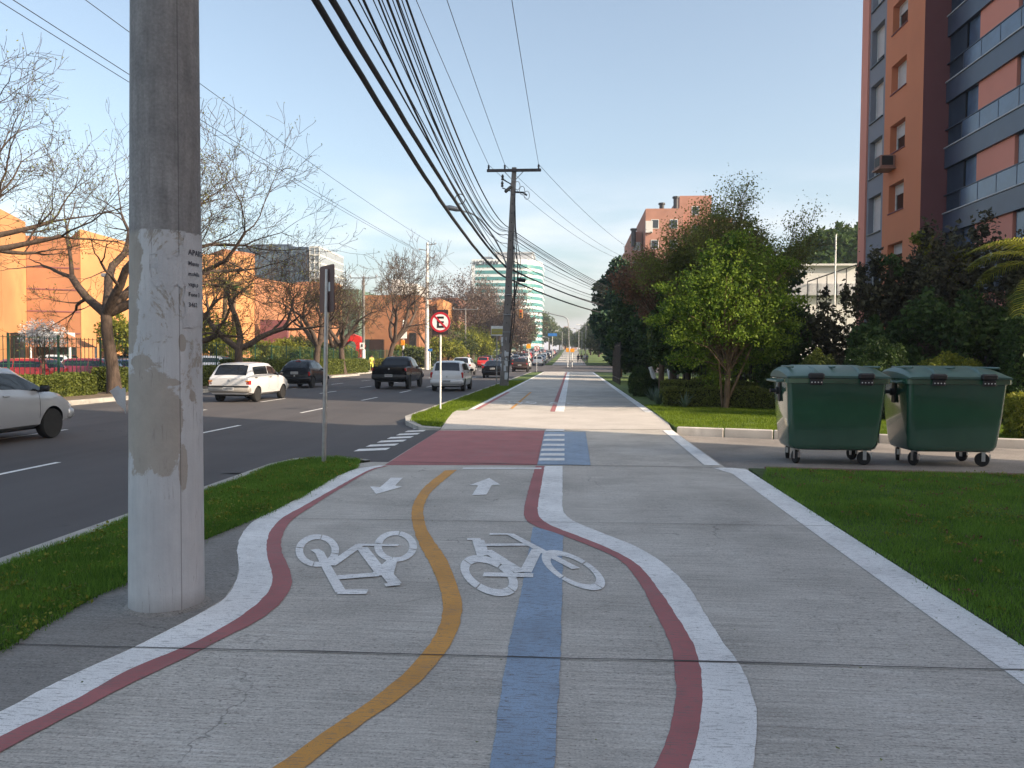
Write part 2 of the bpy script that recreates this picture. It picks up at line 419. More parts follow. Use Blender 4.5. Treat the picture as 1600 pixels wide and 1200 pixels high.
# ---------------- the ground, road and paths ----------------
def strip(name, x0, x1, y0, y1, z, mat, step=8, thick=None, x0b=None, x1b=None):
    mb = MB(); ys = [y0 + (y1 - y0) * k / max(1, int((y1 - y0) / step)) for k in range(max(1, int((y1 - y0) / step)) + 1)]
    xa = lambda t: x0 if x0b is None else x0 + (x0b - x0) * t
    xb = lambda t: x1 if x1b is None else x1 + (x1b - x1) * t
    T = [(y - y0) / (y1 - y0) for y in ys]
    mb.ribbon([(xa(t), y, z + gz(y)) for y, t in zip(ys, T)], [(xb(t), y, z + gz(y)) for y, t in zip(ys, T)])
    if thick:
        mb.ribbon([(xb(t), y, z + gz(y)) for y, t in zip(ys, T)], [(xb(t), y, z - thick + gz(y)) for y, t in zip(ys, T)])
        mb.ribbon([(xa(t), y, z - thick + gz(y)) for y, t in zip(ys, T)], [(xa(t), y, z + gz(y)) for y, t in zip(ys, T)])
        mb.poly([(x0, y0, z - thick + gz(y0)), (x1, y0, z - thick + gz(y0)), (x1, y0, z + gz(y0)), (x0, y0, z + gz(y0))])
    return struct(name, mb, mat)
strip('terrain', -750, 750, -140, 1490, -.30, M['lawn'], 40)
strip('road', -16.5, -4.2, -60, 420, -.15, M['asphalt'])
# bay widening on the far side of the road
mb = MB(); mb.prism([(-16.6, 37), (-16.6, 150), (-21.5, 150), (-21.5, 47)], -.3, -.146); struct('road_bay', mb, M['asphalt'])
strip('parking_ground', -120, -21.6, -60, 135, -.15, M['asphalt'])
strip('side_street', -4.2, 45, 84, 119, -.012, M['asphalt'])
# avenue island with kerb (the strip that carries the trees and the hedge)
mb = MB(); isl = [(-16.6, -60), (-16.6, 36), (-18.6, 45), (-18.6, 66), (-20, 70), (-20, 130), (-21.6, 130), (-21.6, -60)]
mb.prism(isl[::-1], -.29, 0.0); struct('island_ground', mb, M['dirt'])
mb = MB()
kl = [(-16.5, -60), (-16.5, 36), (-18.5, 45), (-18.5, 66), (-19.9, 70), (-19.9, 130)]
kr = [(-16.65, -60), (-16.65, 36.05), (-18.65, 45.05), (-18.65, 66.05), (-20.05, 70.05), (-20.05, 130)]
mb.ribbon(kr, kl, .012); mb.ribbon([(x, y, .012) for x, y in kl], [(x, y, -.15) for x, y in kl]); struct('island_kerb', mb, M['kerb'])
# near footpath
mb = MB(); mb.prism([(-4.12, -8), (2.46, -8), (2.46, 11.05), (-2.9, 11.05), (-4.12, 9.5)], -.3, 0.0); struct('cycle_path', mb, M['path'])
# crossing slab
NL, NR = at(597, 727), at(1127, 727)
FL, FR = at(688, 671), at(1050, 671)
mb = MB(); mb.prism([(NL.x, 11.06), (NR.x + .02, 11.06), (FR.x, FR.y), (FL.x, FL.y)], -.3, -.004); struct('crossing_slab', mb, M['path'])
RL, RR = at(708, 641.5), at(1033, 641.5)
mb = MB(); mb.prism([(FL.x, FL.y + .01), (FR.x, FR.y + .01), (RR.x, RR.y), (RL.x, RL.y)], -.3, 0.0); struct('pale_ramp', mb, M['ramp'])
strip('far_cycle_path', -3.02, 2.36, min(RL.y, RR.y) - .25, 80, -.002, M['path'], thick=.25)
strip('far_sunlit_band', -3.02, 2.36, 80.01, 84, 0.0, M['ramp'], thick=.3)  # lit band of the path, its sunlight put into paler concrete
strip('farthest_path', -3.0, 2.3, 119, 420, 0.02, M['path'], thick=.3)
strip('farthest_verge', -4.2, -3.02, 122, 420, 0.03, M['lawn'], thick=.3)
strip('farthest_lawn', 2.4, 60, 119, 420, 0.03, M['lawn'])
# apron between the crossing and the avenue
mb = MB(); mb.poly([(-5.0, 10.6, -.146), (-2.95, 10.6, -.03), (-1.8, 10.6, -.03), (-1.8, 18.2, -.03), (-2.95, 18.2, -.03), (-5.0, 19.5, -.146)]); struct('driveway_apron', mb, M['asphalt'])
def apz(x): return -.146 + (x + 5.0) / 2.05 * .116
# driveway on the right
mb = MB(); mb.prism([(2.3, 10.6), (60, 10.0), (60, 13.2), (9.0, 15.05), (2.3, 16.8)], -.29, -.12); struct('driveway', mb, M['drive'])
# left verge with its kerb
gl = [at(x, y) for x, y in [(0, 1017), (75, 975), (150, 932), (200, 910), (317, 845), (395, 812), (425, 799), (475, 774), (525, 744), (556, 732)]]
verge = [(-4.1, -8), (-2.9, -8), (-2.75, 2.2)] + [(p.x, p.y) for p in gl] + [(-3.12, 11.0), (-3.5, 11.25), (-3.95, 11.1), (-4.1, 10.6)]
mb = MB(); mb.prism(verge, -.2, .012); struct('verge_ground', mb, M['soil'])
mb = MB(); ko = [(-4.25, -60), (-4.25, 10.5), (-4.1, 11.15), (-3.55, 11.42), (-2.95, 11.1)]; ki = [(-4.1, -60), (-4.1, 10.45), (-3.98, 11.0), (-3.52, 11.27), (-3.0, 11.02)]
mb.ribbon(ko, ki, .022); mb.ribbon([(x, y, -.2) for x, y in ko], [(x, y, .022) for x, y in ko]); struct('road_kerb', mb, M['kerb'])
# far verge
fv = [(p.x, p.y) for p in G([(642, 659), (660, 666), (688, 668), (707, 645), (716, 640)])]
mb = MB(); mb.prism([(-4.1, 79), (-4.1, 19.6)] + fv + [(-3.02, 24), (-3.02, 79)], -.25, .012); struct('far_verge', mb, M['lawn'])
mb = MB(); ko = [(-4.25, 80), (-4.25, 19.4)] + [(p.x, p.y) for p in G([(634, 659), (655, 669), (688, 671)])]; ki = [(-4.1, 80), (-4.1, 19.5)] + [(p.x, p.y) for p in G([(642, 656), (660, 666.5), (690, 669)])]
mb.ribbon(ki, ko, .022); mb.ribbon([(x, y, .022) for x, y in ko], [(x, y, -.2) for x, y in ko]); struct('far_road_kerb', mb, M['kerb'])
wo_0 = [(100, 1060), (200, 1015), (300, 965), (350, 935), (370, 905), (373, 880), (371, 860), (376, 838), (395, 815)]
# right lawns
edge = [at(x, y) for x, y in [(1600, 992), (1450, 905), (1300, 815), (1190, 740), (1168, 731)]]
mb = MB(); near_lawn = [(40, -8), (40, 10.3), (9, 10.55), (4.2, 10.85), (2.5, 11.0)] + [(2.47, 10), (2.47, -8)]
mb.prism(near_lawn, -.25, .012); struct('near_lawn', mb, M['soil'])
mb = MB(); mb.prism([(2.75, 10.99), (9, 10.56), (60, 10.0), (60, 10.14), (9, 10.70), (2.75, 11.13)], -.25, .02); struct('brick_edging', mb, simple('brick_edging', (.16, .075, .06), .9, nscale=12, world=True))
far_lawn = [(2.37, 80), (2.37, 22.9), (FR.x + .12, FR.y + .15), (9.0, 15.35), (60, 13.3), (60, 80)]
mb = MB(); mb.prism(far_lawn, -.25, .025); struct('far_lawn', mb, M['lawn'])
# whitewashed kerb of the far lawn, stone by stone
kbs = MB(); a = Vector((FR.x + .12, FR.y + .05, 0)); b = Vector((9.0, 15.2, 0)); dirv = (b - a).normalized(); nrm = Vector((dirv.y, -dirv.x, 0)); t = 0; Lk = (b - a).length
while t < 50:
    q = a + dirv * t if t < Lk else b + Vector((51, -2.1, 0)).normalized() * (t - Lk)
    dv = dirv if t < Lk else Vector((51, -2.1, 0)).normalized()
    ln = .98; ang = math.atan2(dv.y, dv.x)
    kbs.rbox(q + dv * ln / 2 + Vector((0, 0, -.06 + random.uniform(-.006, .006))), (ln, .14, .24), .015, Matrix.Rotation(ang + random.uniform(-.01, .01), 3, 'Z')); t += 1.0
struct('lawn_kerb', kbs, M['kerb_white'])

dk = [at(x, y) for x, y in wo_0]
mb = MB(); mb.prism([(-4.0, -8), (-1.9, -8)] + [(p.x, p.y) for p in dk] + [(p.x, p.y) for p in gl[::-1]], -.1, .0022); struct('worn_concrete', mb, M['path_dark'])
# ---- painted markings on the path, each a sheet just above the concrete ----
def band(name, Lp, Rp, mat, z=.004, n=260, ext=None):
    A = spline([at(x, y, z) for x, y in Lp], 6); B = spline([at(x, y, z) for x, y in Rp], 6)
    if ext:
        for P in (A, B): d = (P[0] - P[1]).normalized(); P.insert(0, P[0] + d * ext)
    A = resample(A, n); B = resample(B, n)
    for P in (A, B):
        for i, p in enumerate(P): p.x += .007 * noise.noise(Vector((p.y * 9, p.x * 9, 0))) + .003 * noise.noise(Vector((p.y * 40, p.x * 9, 5)))
    mb = MB(); mb.ribbon(A, B, z); return struct(name, mb, mat)
wo_ = [(0, 1112), (100, 1060), (200, 1015), (300, 965), (350, 935), (370, 905), (373, 880), (371, 860), (376, 838), (395, 815), (425, 799), (475, 774), (525, 745), (560, 732), (595, 727)]
wi_ = [(0, 1150), (100, 1102), (200, 1047), (300, 1005), (350, 978), (400, 945), (424, 915), (424, 892), (417, 865), (420, 835), (440, 810), (475, 790), (525, 762), (575, 735), (600, 728)]
ro_ = [(0, 1175), (100, 1122), (200, 1070), (300, 1022), (350, 996), (405, 968), (442, 938), (456, 910), (452, 888), (440, 860), (442, 835), (457, 812), (492, 788), (525, 767), (578, 736), (606, 728)]
band('white_edge_line', wo_, wi_, M['white_paint'], ext=2)
band('red_edge_line', wi_, ro_, M['red_paint'], .0045, ext=2)
yl = [(425, 1200), (500, 1147), (575, 1097), (625, 1057), (660, 1020), (683, 985), (692, 950), (687, 918), (674, 885), (655, 850), (645, 820), (645, 790), (662, 762), (695, 735)]
yr = [(475, 1200), (550, 1142), (625, 1090), (672, 1048), (705, 1005), (720, 968), (721, 938), (712, 908), (697, 872), (677, 843), (665, 820), (662, 792), (677, 765), (714, 734)]
band('orange_centre_line', yl, yr, M['orange_paint'], ext=2)
band('blue_guide_line', [(765, 1200), (795, 1010), (813, 930), (833, 823)], [(865, 1200), (875, 1040), (878, 930), (880, 834)], M['blue_paint'], ext=2.2)
rl = [(1022, 1200), (1040, 1160), (1053, 1110), (1055, 1060), (1048, 1008), (1025, 960), (1000, 912), (970, 876), (925, 854), (875, 835), (833, 820), (819, 805), (822, 780), (830, 750), (837, 728)]
rb = [(1077, 1200), (1087, 1165), (1096, 1110), (1096, 1058), (1085, 1010), (1057, 962), (1025, 915), (995, 881), (950, 856), (900, 836), (860, 820), (842, 806), (841, 786), (846, 757), (851, 728)]
ww = [(1177, 1200), (1182, 1150), (1178, 1095), (1160, 1045), (1125, 995), (1095, 948), (1070, 910), (1030, 875), (990, 852), (940, 832), (895, 813), (880, 797), (879, 775), (879, 750), (879, 728)]
band('red_divider', rl, rb, M['red_paint'], .0045, ext=2)
band('white_divider', rb, ww, M['white_paint'], .004, ext=2)
mb = MB(); mb.poly([(2.17, -8, .004), (2.455, -8, .004), (2.455, 10.9, .004), (2.30, 11.05, .004), (2.0, 11.05, .004), (2.17, 10.5, .004)]); struct('white_right_line', mb, M['white_paint'])
def Q(name, px, mat, z=.004): mb = MB(); mb.poly([at(x, y, z) for x, y in px]); return struct(name, mb, mat)
Q('give_way_line', [(722, 732.6), (846, 732.6), (846, 730.6), (724, 730.6)], M['white_paint'], .0052)
Q('red_crossing', [(601, 726.6), (839, 726.6), (851, 672.5), (686, 672.5)], M['red_paint'], .0035)
Q('blue_crossing', [(839.5, 726.6), (923, 726.6), (915, 674.5), (851, 674.5)], M['blue_paint'], .0035)
mb = MB()
for k in range(7):
    y0 = 719.5 - k * 7.6 - (k > 3) * .3; t = (727 - y0) / 54.0
    y1 = y0 - 4.0 + .22 * k
    mb.poly([at(840 + 12 * t, y0, .0075), at(882, y0, .0075), at(882, y1, .0075), at(840.5 + 12 * t + 1, y1, .0075)])
struct('crossing_stripes', mb, M['white_paint'])
Q('crossing_edge_line', [(1101, 727), (1126, 727), (1050, 672), (1035, 672)], M['white_paint'])
mb = MB()
for k in range(8):
    y = 12.75 + k * .66; x0, x1 = -3.68 + .03 * k, -3.12
    mb.poly([(x0, y, apz(x0) + .005), (x1, y, apz(x1) + .005), (x1, y + .34, apz(x1) + .005), (x0, y + .34, apz(x0) + .005)])
struct('zebra_stripes', mb, M['white_paint'])
# far path lines
strip('far_white_line', -.46, -.2, RL.y + .05, 82, .0045, M['white_paint'])
strip('far_red_line', -.60, -.465, RL.y + .05, 80, .0045, M['red_paint'])
strip('far_orange_line', -1.84, -1.75, 23, 34, .0045, M['orange_paint'])
strip('far_right_white', 2.12, 2.34, RL.y + .2, 80, .0045, M['white_paint'])
strip('far_left_white', -3.0, -2.86, RL.y + .6, 80, .0045, M['white_paint'])
strip('far_left_red', -2.855, -2.72, RL.y + .6, 34, .0045, M['red_paint'])
mb = MB()
for y in (122, 127, 136, 150): mb.bb(-3, 2.3, y, y + .5, .02 + gz(y), .04 + gz(y))
struct('far_white_bands', mb, M['white_paint'])
# joints cut across the slabs
mb = MB()
def joint(y0, y1, wd=.01, x0=-4.1, x1=2.5, z=.0078):
    n = 24; pts = [(x0 + (x1 - x0) * k / n) for k in range(n + 1)]
    A = [(x, y0 + (y1 - y0) * (x - x0) / (x1 - x0) + random.uniform(-.004, .004), z) for x in pts]
    mb.ribbon(A, [(x, y + wd * random.uniform(.7, 1.3), z) for x, y, z in A])
pj = [(at(60, 1014).y, at(1590, 1048).y)]
joint(*(pj[0]), .012)
joint(at(400, 812).y, at(1300, 823).y, .008)
joint(11.03, 11.03, .025, -2.9, 2.1)
joint(FL.y, FR.y, .03, FL.x, FR.x)
for y in (26.5, 30.5, 34.6, 38.8, 43, 47, 51, 55, 60, 66, 72): joint(y, y + .1, .05, -2.8, 2.1)
struct('slab_joints', mb, M['joint'])
# lane dashes and kerb gutter
mb = MB()
for X, y0 in ((-8.05, 13.2), (-11.35, 18.2), (-14.3, 22.5)):
    y = y0 - 24
    while y < 400:
        n = 3 if y > 90 else 1
        for k in range(n):
            a_, b_ = y + 2.4 * k / n, y + 2.4 * (k + 1) / n
            mb.poly([(X, a_, -.144 + gz(a_)), (X + .1, a_, -.144 + gz(a_)), (X + .1, b_, -.144 + gz(b_)), (X, b_, -.144 + gz(b_))])
        y += 6.6
struct('lane_dashes', mb, M['white_paint'])

# bicycle symbols and arrows
def C8(p): return (440 + p[0] / 3.077, 720 + p[1] / 3.077)
def ring(mb, cx, cy, ao, bo, ai, bi, th, n=132, z=.006):
    A = []; B = []
    for k in range(n + 1):
        t = 2 * math.pi * k / n; c, s = math.cos(R(th)), math.sin(R(th))
        f = lambda a, b: at(*C8((cx + a * math.cos(t) * c - b * math.sin(t) * s, cy + a * math.cos(t) * s + b * math.sin(t) * c)), z)
        A.append(f(ao, bo)); B.append(f(ai, bi))
    for k in range(4): s_ = 33 * k + 5; mb.ribbon(B[s_:s_ + 33], A[s_:s_ + 33], z) if s_ + 33 <= n else (mb.ribbon(B[s_:], A[s_:], z), mb.ribbon(B[:s_ + 33 - n], A[:s_ + 33 - n], z))
def stroke(mb, pts, wpx, z=.0063):
    P = [at(*C8(p), z) for p in pts]; L_, R_ = [], []
    for i, p in enumerate(P):
        d = (P[min(i + 1, len(P) - 1)] - P[max(0, i - 1)]).normalized(); n_ = Vector((-d.y, d.x, 0)) * wpx
        L_.append(p + n_); R_.append(p - n_)
    mb.ribbon(R_, L_, z)
z1, z2 = .0060, .0066
mb = MB(); ring(mb, 172, 431, 105, 78, 68, 54, 0); ring(mb, 548, 411, 103, 74, 66, 53, 0)
stroke(mb, [(158, 425), (182, 440), (225, 525), (285, 630)], .035); stroke(mb, [(270, 630), (412, 629)], .05, z2)
stroke(mb, [(235, 502), (378, 402)], .04, .0069); stroke(mb, [(362, 403), (562, 406)], .035, .0072)
stroke(mb, [(385, 415), (478, 535)], .045, .0075); stroke(mb, [(270, 560), (465, 545)], .05, .0078)
stroke(mb, [(540, 470), (450, 550)], .04, .0081); stroke(mb, [(525, 485), (508, 545), (548, 592)], .045, .0084); stroke(mb, [(497, 597), (567, 590)], .035, .0087)
bike_l = struct('bicycle_symbol', mb, M['symbol_paint'])
mb = MB(); ring(mb, 1403, 525, 168, 66, 120, 47, 27); ring(mb, 998, 552, 148, 84, 103, 52, 25)
stroke(mb, [(893, 377), (957, 376)], .035); stroke(mb, [(945, 380), (970, 455)], .05, z2); stroke(mb, [(965, 404), (1180, 402)], .04, .0069)
stroke(mb, [(1000, 351), (1100, 352), (1250, 432), (1415, 518)], .035, .0072); stroke(mb, [(985, 430), (1150, 535)], .045, .0075)
stroke(mb, [(1228, 425), (1172, 535)], .045, .0078); stroke(mb, [(970, 545), (1210, 550)], .05, .0081)
bike_r = struct('bicycle_symbol', mb, M['symbol_paint'])
for o_, dx in ((bike_l, .1), (bike_r, .1)):
    c = o_.copy(); COL.objects.link(c); c.location = (dx - .05, 20.2, 0.001)
for nm, P in (('arrow_symbol', [(425, 123), (455, 160), (580, 124), (546, 119), (583, 81), (525, 81), (474, 126)]), ('arrow_symbol', [(903, 117), (998, 82), (1053, 115), (1010, 117), (985, 163), (915, 165), (945, 118)])):
    mb = MB(); mb.poly([at(*C8(p), .006) for p in P]); struct(nm, mb, M['symbol_paint'])
# ---------------- buildings ----------------
M.update(
    ap_orange=simple('orange_render', (.58, .20, .095), .85, var=.07, nscale=.6, grime=.25, world=True),
    ap_salmon=simple('salmon_render', (.68, .27, .20), .85, var=.06, nscale=.6, world=True, grime=.2),
    ap_maroon=simple('maroon_render', (.19, .07, .075), .85, var=.08, nscale=.6, world=True),
    ap_grey=simple('grey_render', (.22, .225, .26), .85, var=.07, nscale=.7, world=True, grime=.25),
    ap_band=simple('dark_tiles', (.05, .07, .11), .35, var=.12, nscale=1.5, world=True),
    ap_dark=simple('dark_louvre', (.012, .012, .016), .4, world=True),
    ap_glass=mat_glass('blue_glass', (.045, .085, .15), .2, .3),
    shutter=simple('roller_shutter', (.52, .48, .47), .6, var=.05),
    ap_sill=simple('pale_sill', (.4, .41, .43), .5),
    mall=simple('ochre_render', (.54, .255, .10), .9, var=.16, nscale=.8, world=True, grime=.55),
    brick=simple('terracotta_brick', (.33, .145, .07), .9, var=.2, nscale=.5, world=True, grime=.3),
    brick2=simple('pale_brick', (.36, .18, .13), .9, var=.15, nscale=.5, world=True),
    green_roof=simple('green_roof', (.10, .17, .13), .6, world=True),
    concrete_w=simple('white_concrete', (.55, .55, .53), .7, var=.1, nscale=.5, world=True),
    teal=mat_glass('teal_glass', (.04, .20, .20), .12, .3),
    blueglass=mat_glass('grey_blue_glass', (.07, .10, .13), .1, .5),
)
def wallY(mb, X, y0, y1, z0, z1, wins, depth, mrev=0):
    """wall in the plane x=X facing -X, with openings (ya, yb, za, zb) and their reveals"""
    ys = sorted({y0, y1, *[q for w_ in wins for q in w_[:2]]}); zs = sorted({z0, z1, *[q for w_ in wins for q in w_[2:]]})
    for a, b in zip(ys, ys[1:]):
        for c, d in zip(zs, zs[1:]):
            if any(w_[0] <= a and b <= w_[1] and w_[2] <= c and d <= w_[3] for w_ in wins): continue
            mb.poly([(X, b, c), (X, a, c), (X, a, d), (X, b, d)])
    for ya, yb, za, zb in wins:
        D = X + depth
        mb.poly([(X, ya, za), (X, yb, za), (D, yb, za), (D, ya, za)]); mb.poly([(X, yb, zb), (X, ya, zb), (D, ya, zb), (D, yb, zb)])
        mb.poly([(X, ya, zb), (X, ya, za), (D, ya, za), (D, ya, zb)]); mb.poly([(X, yb, za), (X, yb, zb), (D, yb, zb), (D, yb, za)])
apt = root('apartment_building', (15, 32.6, 0), 'tall orange and grey apartment block with dark balcony bands behind the bins', 'building')
XB = 15.0; TOP = 21.5
zf = [8.49 + 2.8 * k for k in range(-2, 7)]        # bottoms of the orange bay windows
ow = [(34.35, 36.0, z, z + 1.32) for z in zf if z < TOP - 2]
zg = [7.9 + 2.8 * k for k in range(-2, 7)]
gw = [(37.02, 38.62, z, z + 1.85) for z in zg if z < TOP - 2]
mb = MB(); wallY(mb, XB, 32.6, 36.72, 0, TOP, ow, .42); part('orange_wall', mb, M['ap_orange'], apt, world=True)
mb = MB(); wallY(mb, XB + .03, 36.72, 38.85, 0, TOP, gw, .35); part('grey_wall', mb, M['ap_grey'], apt, world=True)
mb = MB(); mb.bb(XB + .02, 29, 38.85, 39.95, 0, TOP); mb.bb(XB - .06, XB + .02, 38.85, 39.1, 0, TOP); part('salmon_wall', mb, M['ap_salmon'], apt, world=True)
mb = MB(); mb.bb(XB + .003, 16.2, 32.6, 32.606, 0, TOP); part('maroon_wall', mb, M['ap_maroon'], apt, world=True)
mb = MB(); mb.bb(XB + .9, 29, 32.65, 38.8, 0, TOP - .02); mb.bb(16.4, 29, 16.6, 32.6, 0, TOP - .02); mb.bb(XB + .1, 29, 17.5, 39.9, TOP, TOP + .35); part('core_wall', mb, M['ap_grey'], apt, world=True)
rr = random.Random(3)
for k, (ya, yb, za, zb) in enumerate(ow + gw):
    g_ = k >= len(ow); X = XB + (.30 if not g_ else .30)
    f = MB(); t = .06
    for a in ((ya, ya + t, za, zb), (yb - t, yb, za, zb), (ya + t, yb - t, za, za + t), (ya + t, yb - t, zb - t, zb)): f.bb(X, X + .07, *a)
    wnd = part('window', f, M['white_metal'], apt, world=True)
    drop = rr.choice([.25, .5, .15, 0, .6, .35]) if not g_ else rr.choice([0, .12, 0, .2, .45])
    zs_ = za + t + (zb - za) * drop
    s_ = MB()
    for q in range(12):
        h = (zb - t - zs_) / 12; s_.bb(X + .012, X + .04, ya + t, yb - t, zs_ + q * h, zs_ + q * h + h * .93)
    sub('shutter', s_, M['shutter'], wnd, apt)
    p_ = MB(); p_.bb(X + .045, X + .055, ya + t, yb - t, za + t, zb - t); sub('pane', p_, M['glass'], wnd, apt)
    s_ = MB(); s_.bb(XB - .05, XB + .28, ya - .04, yb + .04, za - .05, za - .003); part('window_sill', s_, M['ap_dark'] if g_ else M['ap_maroon'], apt, world=True)
mb = MB(); mb.rbox((14.66, 35.7, zf[3] - .42), (.68, .72, .56), .03); mb.bb(14.25, 15, 35.25, 36.15, zf[3] - .80, zf[3] - .72)
ac = part('air_conditioner', mb, simple('ac_beige', (.30, .17, .13), .7), apt, world=True)
mb = MB(); mb.bb(14.31, 14.33, 35.42, 35.98, zf[3] - .62, zf[3] - .2); mb.bb(14.4, 14.9, 35.33, 35.345, zf[3] - .62, zf[3] - .2); sub('grille', mb, M['black'], ac, apt)
mb = MB(); mb.bb(14.62, 15.0, 36.75, 38.8, 22.0, 23.7); part('blue_panel', mb, M['ap_glass'], apt, world=True)
zL0 = 5.06 - 2.8
XC = 15.95
for k in range(-1, 8):
    z = zL0 + 2.8 * k
    b_ = MB(); b_.bb(XC, 16.6, 16.6, 32.6, z + 1.94, z + 2.78); part('balcony_band', b_, M['ap_band'], apt, world=True)
    b_ = MB(); b_.bb(XC - .05, XC + .05, 16.6, 32.6, z + 2.781, z + 2.83); part('balcony_ledge', b_, M['ap_sill'], apt, world=True)
    b_ = MB(); b_.bb(XC + .16, 16.62, 31.2, 32.6, z + .02, z + 1.94); part('louvre_panel', b_, M['ap_dark'], apt, world=True)
    b_ = MB()
    for q in range(14): b_.bb(XC + .12, XC + .155, 31.24 + q * .1, 31.27 + q * .1, z + .03, z + 1.93)
    part('louvre_slats', b_, M['ap_band'], apt, world=True)
    y = 31.2
    b_ = MB(); fr_ = MB()
    while y > 16.8:
        y2 = max(16.6, y - 1.35); b_.bb(XC + .03, XC + .06, y2 + .02, y - .02, z + .035, z + .76); fr_.bb(XC + .02, XC + .07, y - .02, y + .02, z + .03, z + .79); y = y2
    fr_.bb(XC + .0, XC + .10, 16.6, 32.6, z + .765, z + .80)
    bal = part('balustrade', b_, M['ap_glass'], apt, world=True); sub('rail', fr_, M['ap_band'], bal, apt)
    y = 31.2; n = 0
    while y > 17.4:
        for wd, mt, nm in ((1.0, 'ap_glass', 'balcony_glass'), (2.75, 'ap_salmon', 'salmon_panel'), (1.1, 'ap_glass', 'balcony_glass')):
            y2 = max(16.6, y - wd)
            if y2 >= y: break
            b_ = MB(); b_.bb(XC + (.12 if mt == 'ap_salmon' else .2), 16.5, y2 + .05, y - .05, z + .80, z + 1.94); part(nm, b_, M[mt], apt, world=True); y = y2
# unseen block right of the viewer, depth and height shaped for its shadow
apt.location.y += 2.2
nb = root('apartment_building', (14, 9.4, 0), 'unseen pale apartment block right of the viewer, shaped to shade the near path', 'building')
mb = MB(); w2 = [(y, y + 1.6, z, z + 1.3) for y in range(-40, 8, 4) for z in [1.2 + 2.9 * q for q in range(6)]]
wallY(mb, 14, -44, 9.3, -.2, 20, w2, .3); mb.bb(14.3, 20, -44, 9.28, -.2, 19.9); mb.bb(13.9, 20.1, -44.1, 9.35, 20, 20.4); part('wall', mb, M['ap_salmon'], nb, world=True)
mb = MB()
for a in w2: mb.bb(14.24, 14.29, *a)
part('windows', mb, M['glass'], nb, world=True)['kind'] = 'stuff'
nb.location.y -= .8

# shopping centre on the left, folded walls
mall = root('shopping_centre', (-46, 66, 0), 'long ochre rendered shopping centre with folded walls behind the car park', 'building')
def wall_line(pts, z1, th=1.0, z0=-.3):     # pts (px, Y) -> prism standing behind the line
    P = [Vector((atY(px, 560, Y).x, Y, 0)) for px, Y in pts]
    mb = MB(); back = [p + Vector((-14, 16, 0)) for p in P]
    mb.prism([(p.x, p.y) for p in P] + [(p.x, p.y) for p in back[::-1]], z0, z1); return mb, P
mb, P = wall_line([(-560, 52), (5, 60), (43, 66)], 13.4); part('near_wall', mb, M['mall'], mall, world=True)
mb, P = wall_line([(43.5, 66.05), (127, 68)], 12.2); part('shaded_wall', mb, M['brick'], mall, world=True)  # facet turned from the sun, its shade put into the darker brick colour
mb, P2 = wall_line([(127.5, 68.05), (215, 78), (300, 84), (350, 87.4)], 13.1); part('bright_wall', mb, M['mall'], mall, world=True)
mb, P3 = wall_line([(350.5, 87.45), (352, 87.5), (398, 92)], 13.6); part('bright_bay', mb, M['mall'], mall, world=True)
mb, _ = wall_line([(350, 89), (399, 93.5)], 14.2); part('brick_top', mb, M['brick'], mall, world=True)
mb, _ = wall_line([(398.5, 92.1), (470, 103), (525, 112)], 11.2); part('brick_wall', mb, M['brick'], mall, world=True)
mb = MB(); q = atY(488, 450, 118); mb.lathe([(4, -.3), (4, 12.6), (3.7, 13)], 20, (q.x, q.y + 2, 0)); part('round_tower', mb, M['brick'], mall, sm=30, world=True)
def mall_box(px0, px1, Y, py_top, depth, name, m, par=mall, z0=-.3):
    a = atY(px0, py_top, Y); b = atY(px1, py_top, Y); mb = MB(); mb.bb(a.x, b.x, Y, Y + depth, z0, a.z); return part(name, mb, m, par, world=True)
mall_box(512, 560, 124, 452, 20, 'green_roof_wing', M['green_roof']); mall_box(500, 655, 128, 461, 25, 'long_brick_wing', M['brick'])
mall_box(652, 683, 140, 470, 25, 'brick_wing', M['brick']); mall_box(683, 692, 136, 468, 20, 'sunlit_end_wall', M['mall'])  # end wall: sunlit brick, the light put into the paler ochre colour
mall_box(675, 716, 150, 465, 20, 'rear_brick_wing', M['brick2'])
mall_box(606, 650, 150, 443, 10, 'rooftop_plant', M['concrete_w'], z0=10); mall_box(612, 628, 149, 436, 3, 'rooftop_tower', M['concrete_w'], z0=10)
# wall details: grooves, openings, awning, canopies
for (pa, pb, z) in ((43.5, 127, 0), ):
    g_ = MB()
    for zz in (3.4, 5.4, 7.4, 9.4): a = atY(pa, 560, 66.03); b = atY(pb, 560, 67.97); g_.add([(a.x, a.y - .05, zz), (b.x, b.y - .05, zz), (b.x, b.y - .05, zz + .1), (a.x, a.y - .05, zz + .1)], [(0, 1, 2, 3)])
    part('wall_groove', g_, M['ap_maroon'], mall, world=True)
for k, (px0, px1, Y, y0, y1, m) in enumerate([(60, 90, 65.4, 528, 560, 'black'), (96, 116, 65.6, 535, 560, 'black'), (20, 36, 61, 520, 560, 'black'), (160, 176, 71.4, 535, 560, 'glass'), (408, 450, 92, 500, 560, 'ap_maroon'), (640, 650, 127.5, 520, 560, 'black'), (700, 706, 135.5, 505, 556, 'black'), (540, 600, 127.7, 530, 560, 'glass')]):
    a = atY(px0, y0, Y); b = atY(px1, y1, Y); o_ = MB(); o_.bb(a.x, b.x, Y - .3, Y + .3, b.z, a.z); part('opening', o_, M[m], mall, world=True)
a = atY(60, 519, 64); b = atY(100, 526, 64); mb = MB(); mb.bb(a.x, b.x, 62.5, 65.5, b.z, a.z); part('awning', mb, M['concrete_w'], mall, world=True)
kio = root('kiosk', (atY(100, 560, 58).x, 58, 0), 'orange brown pyramid tent roof in front of the ochre shopping centre', 'tent')
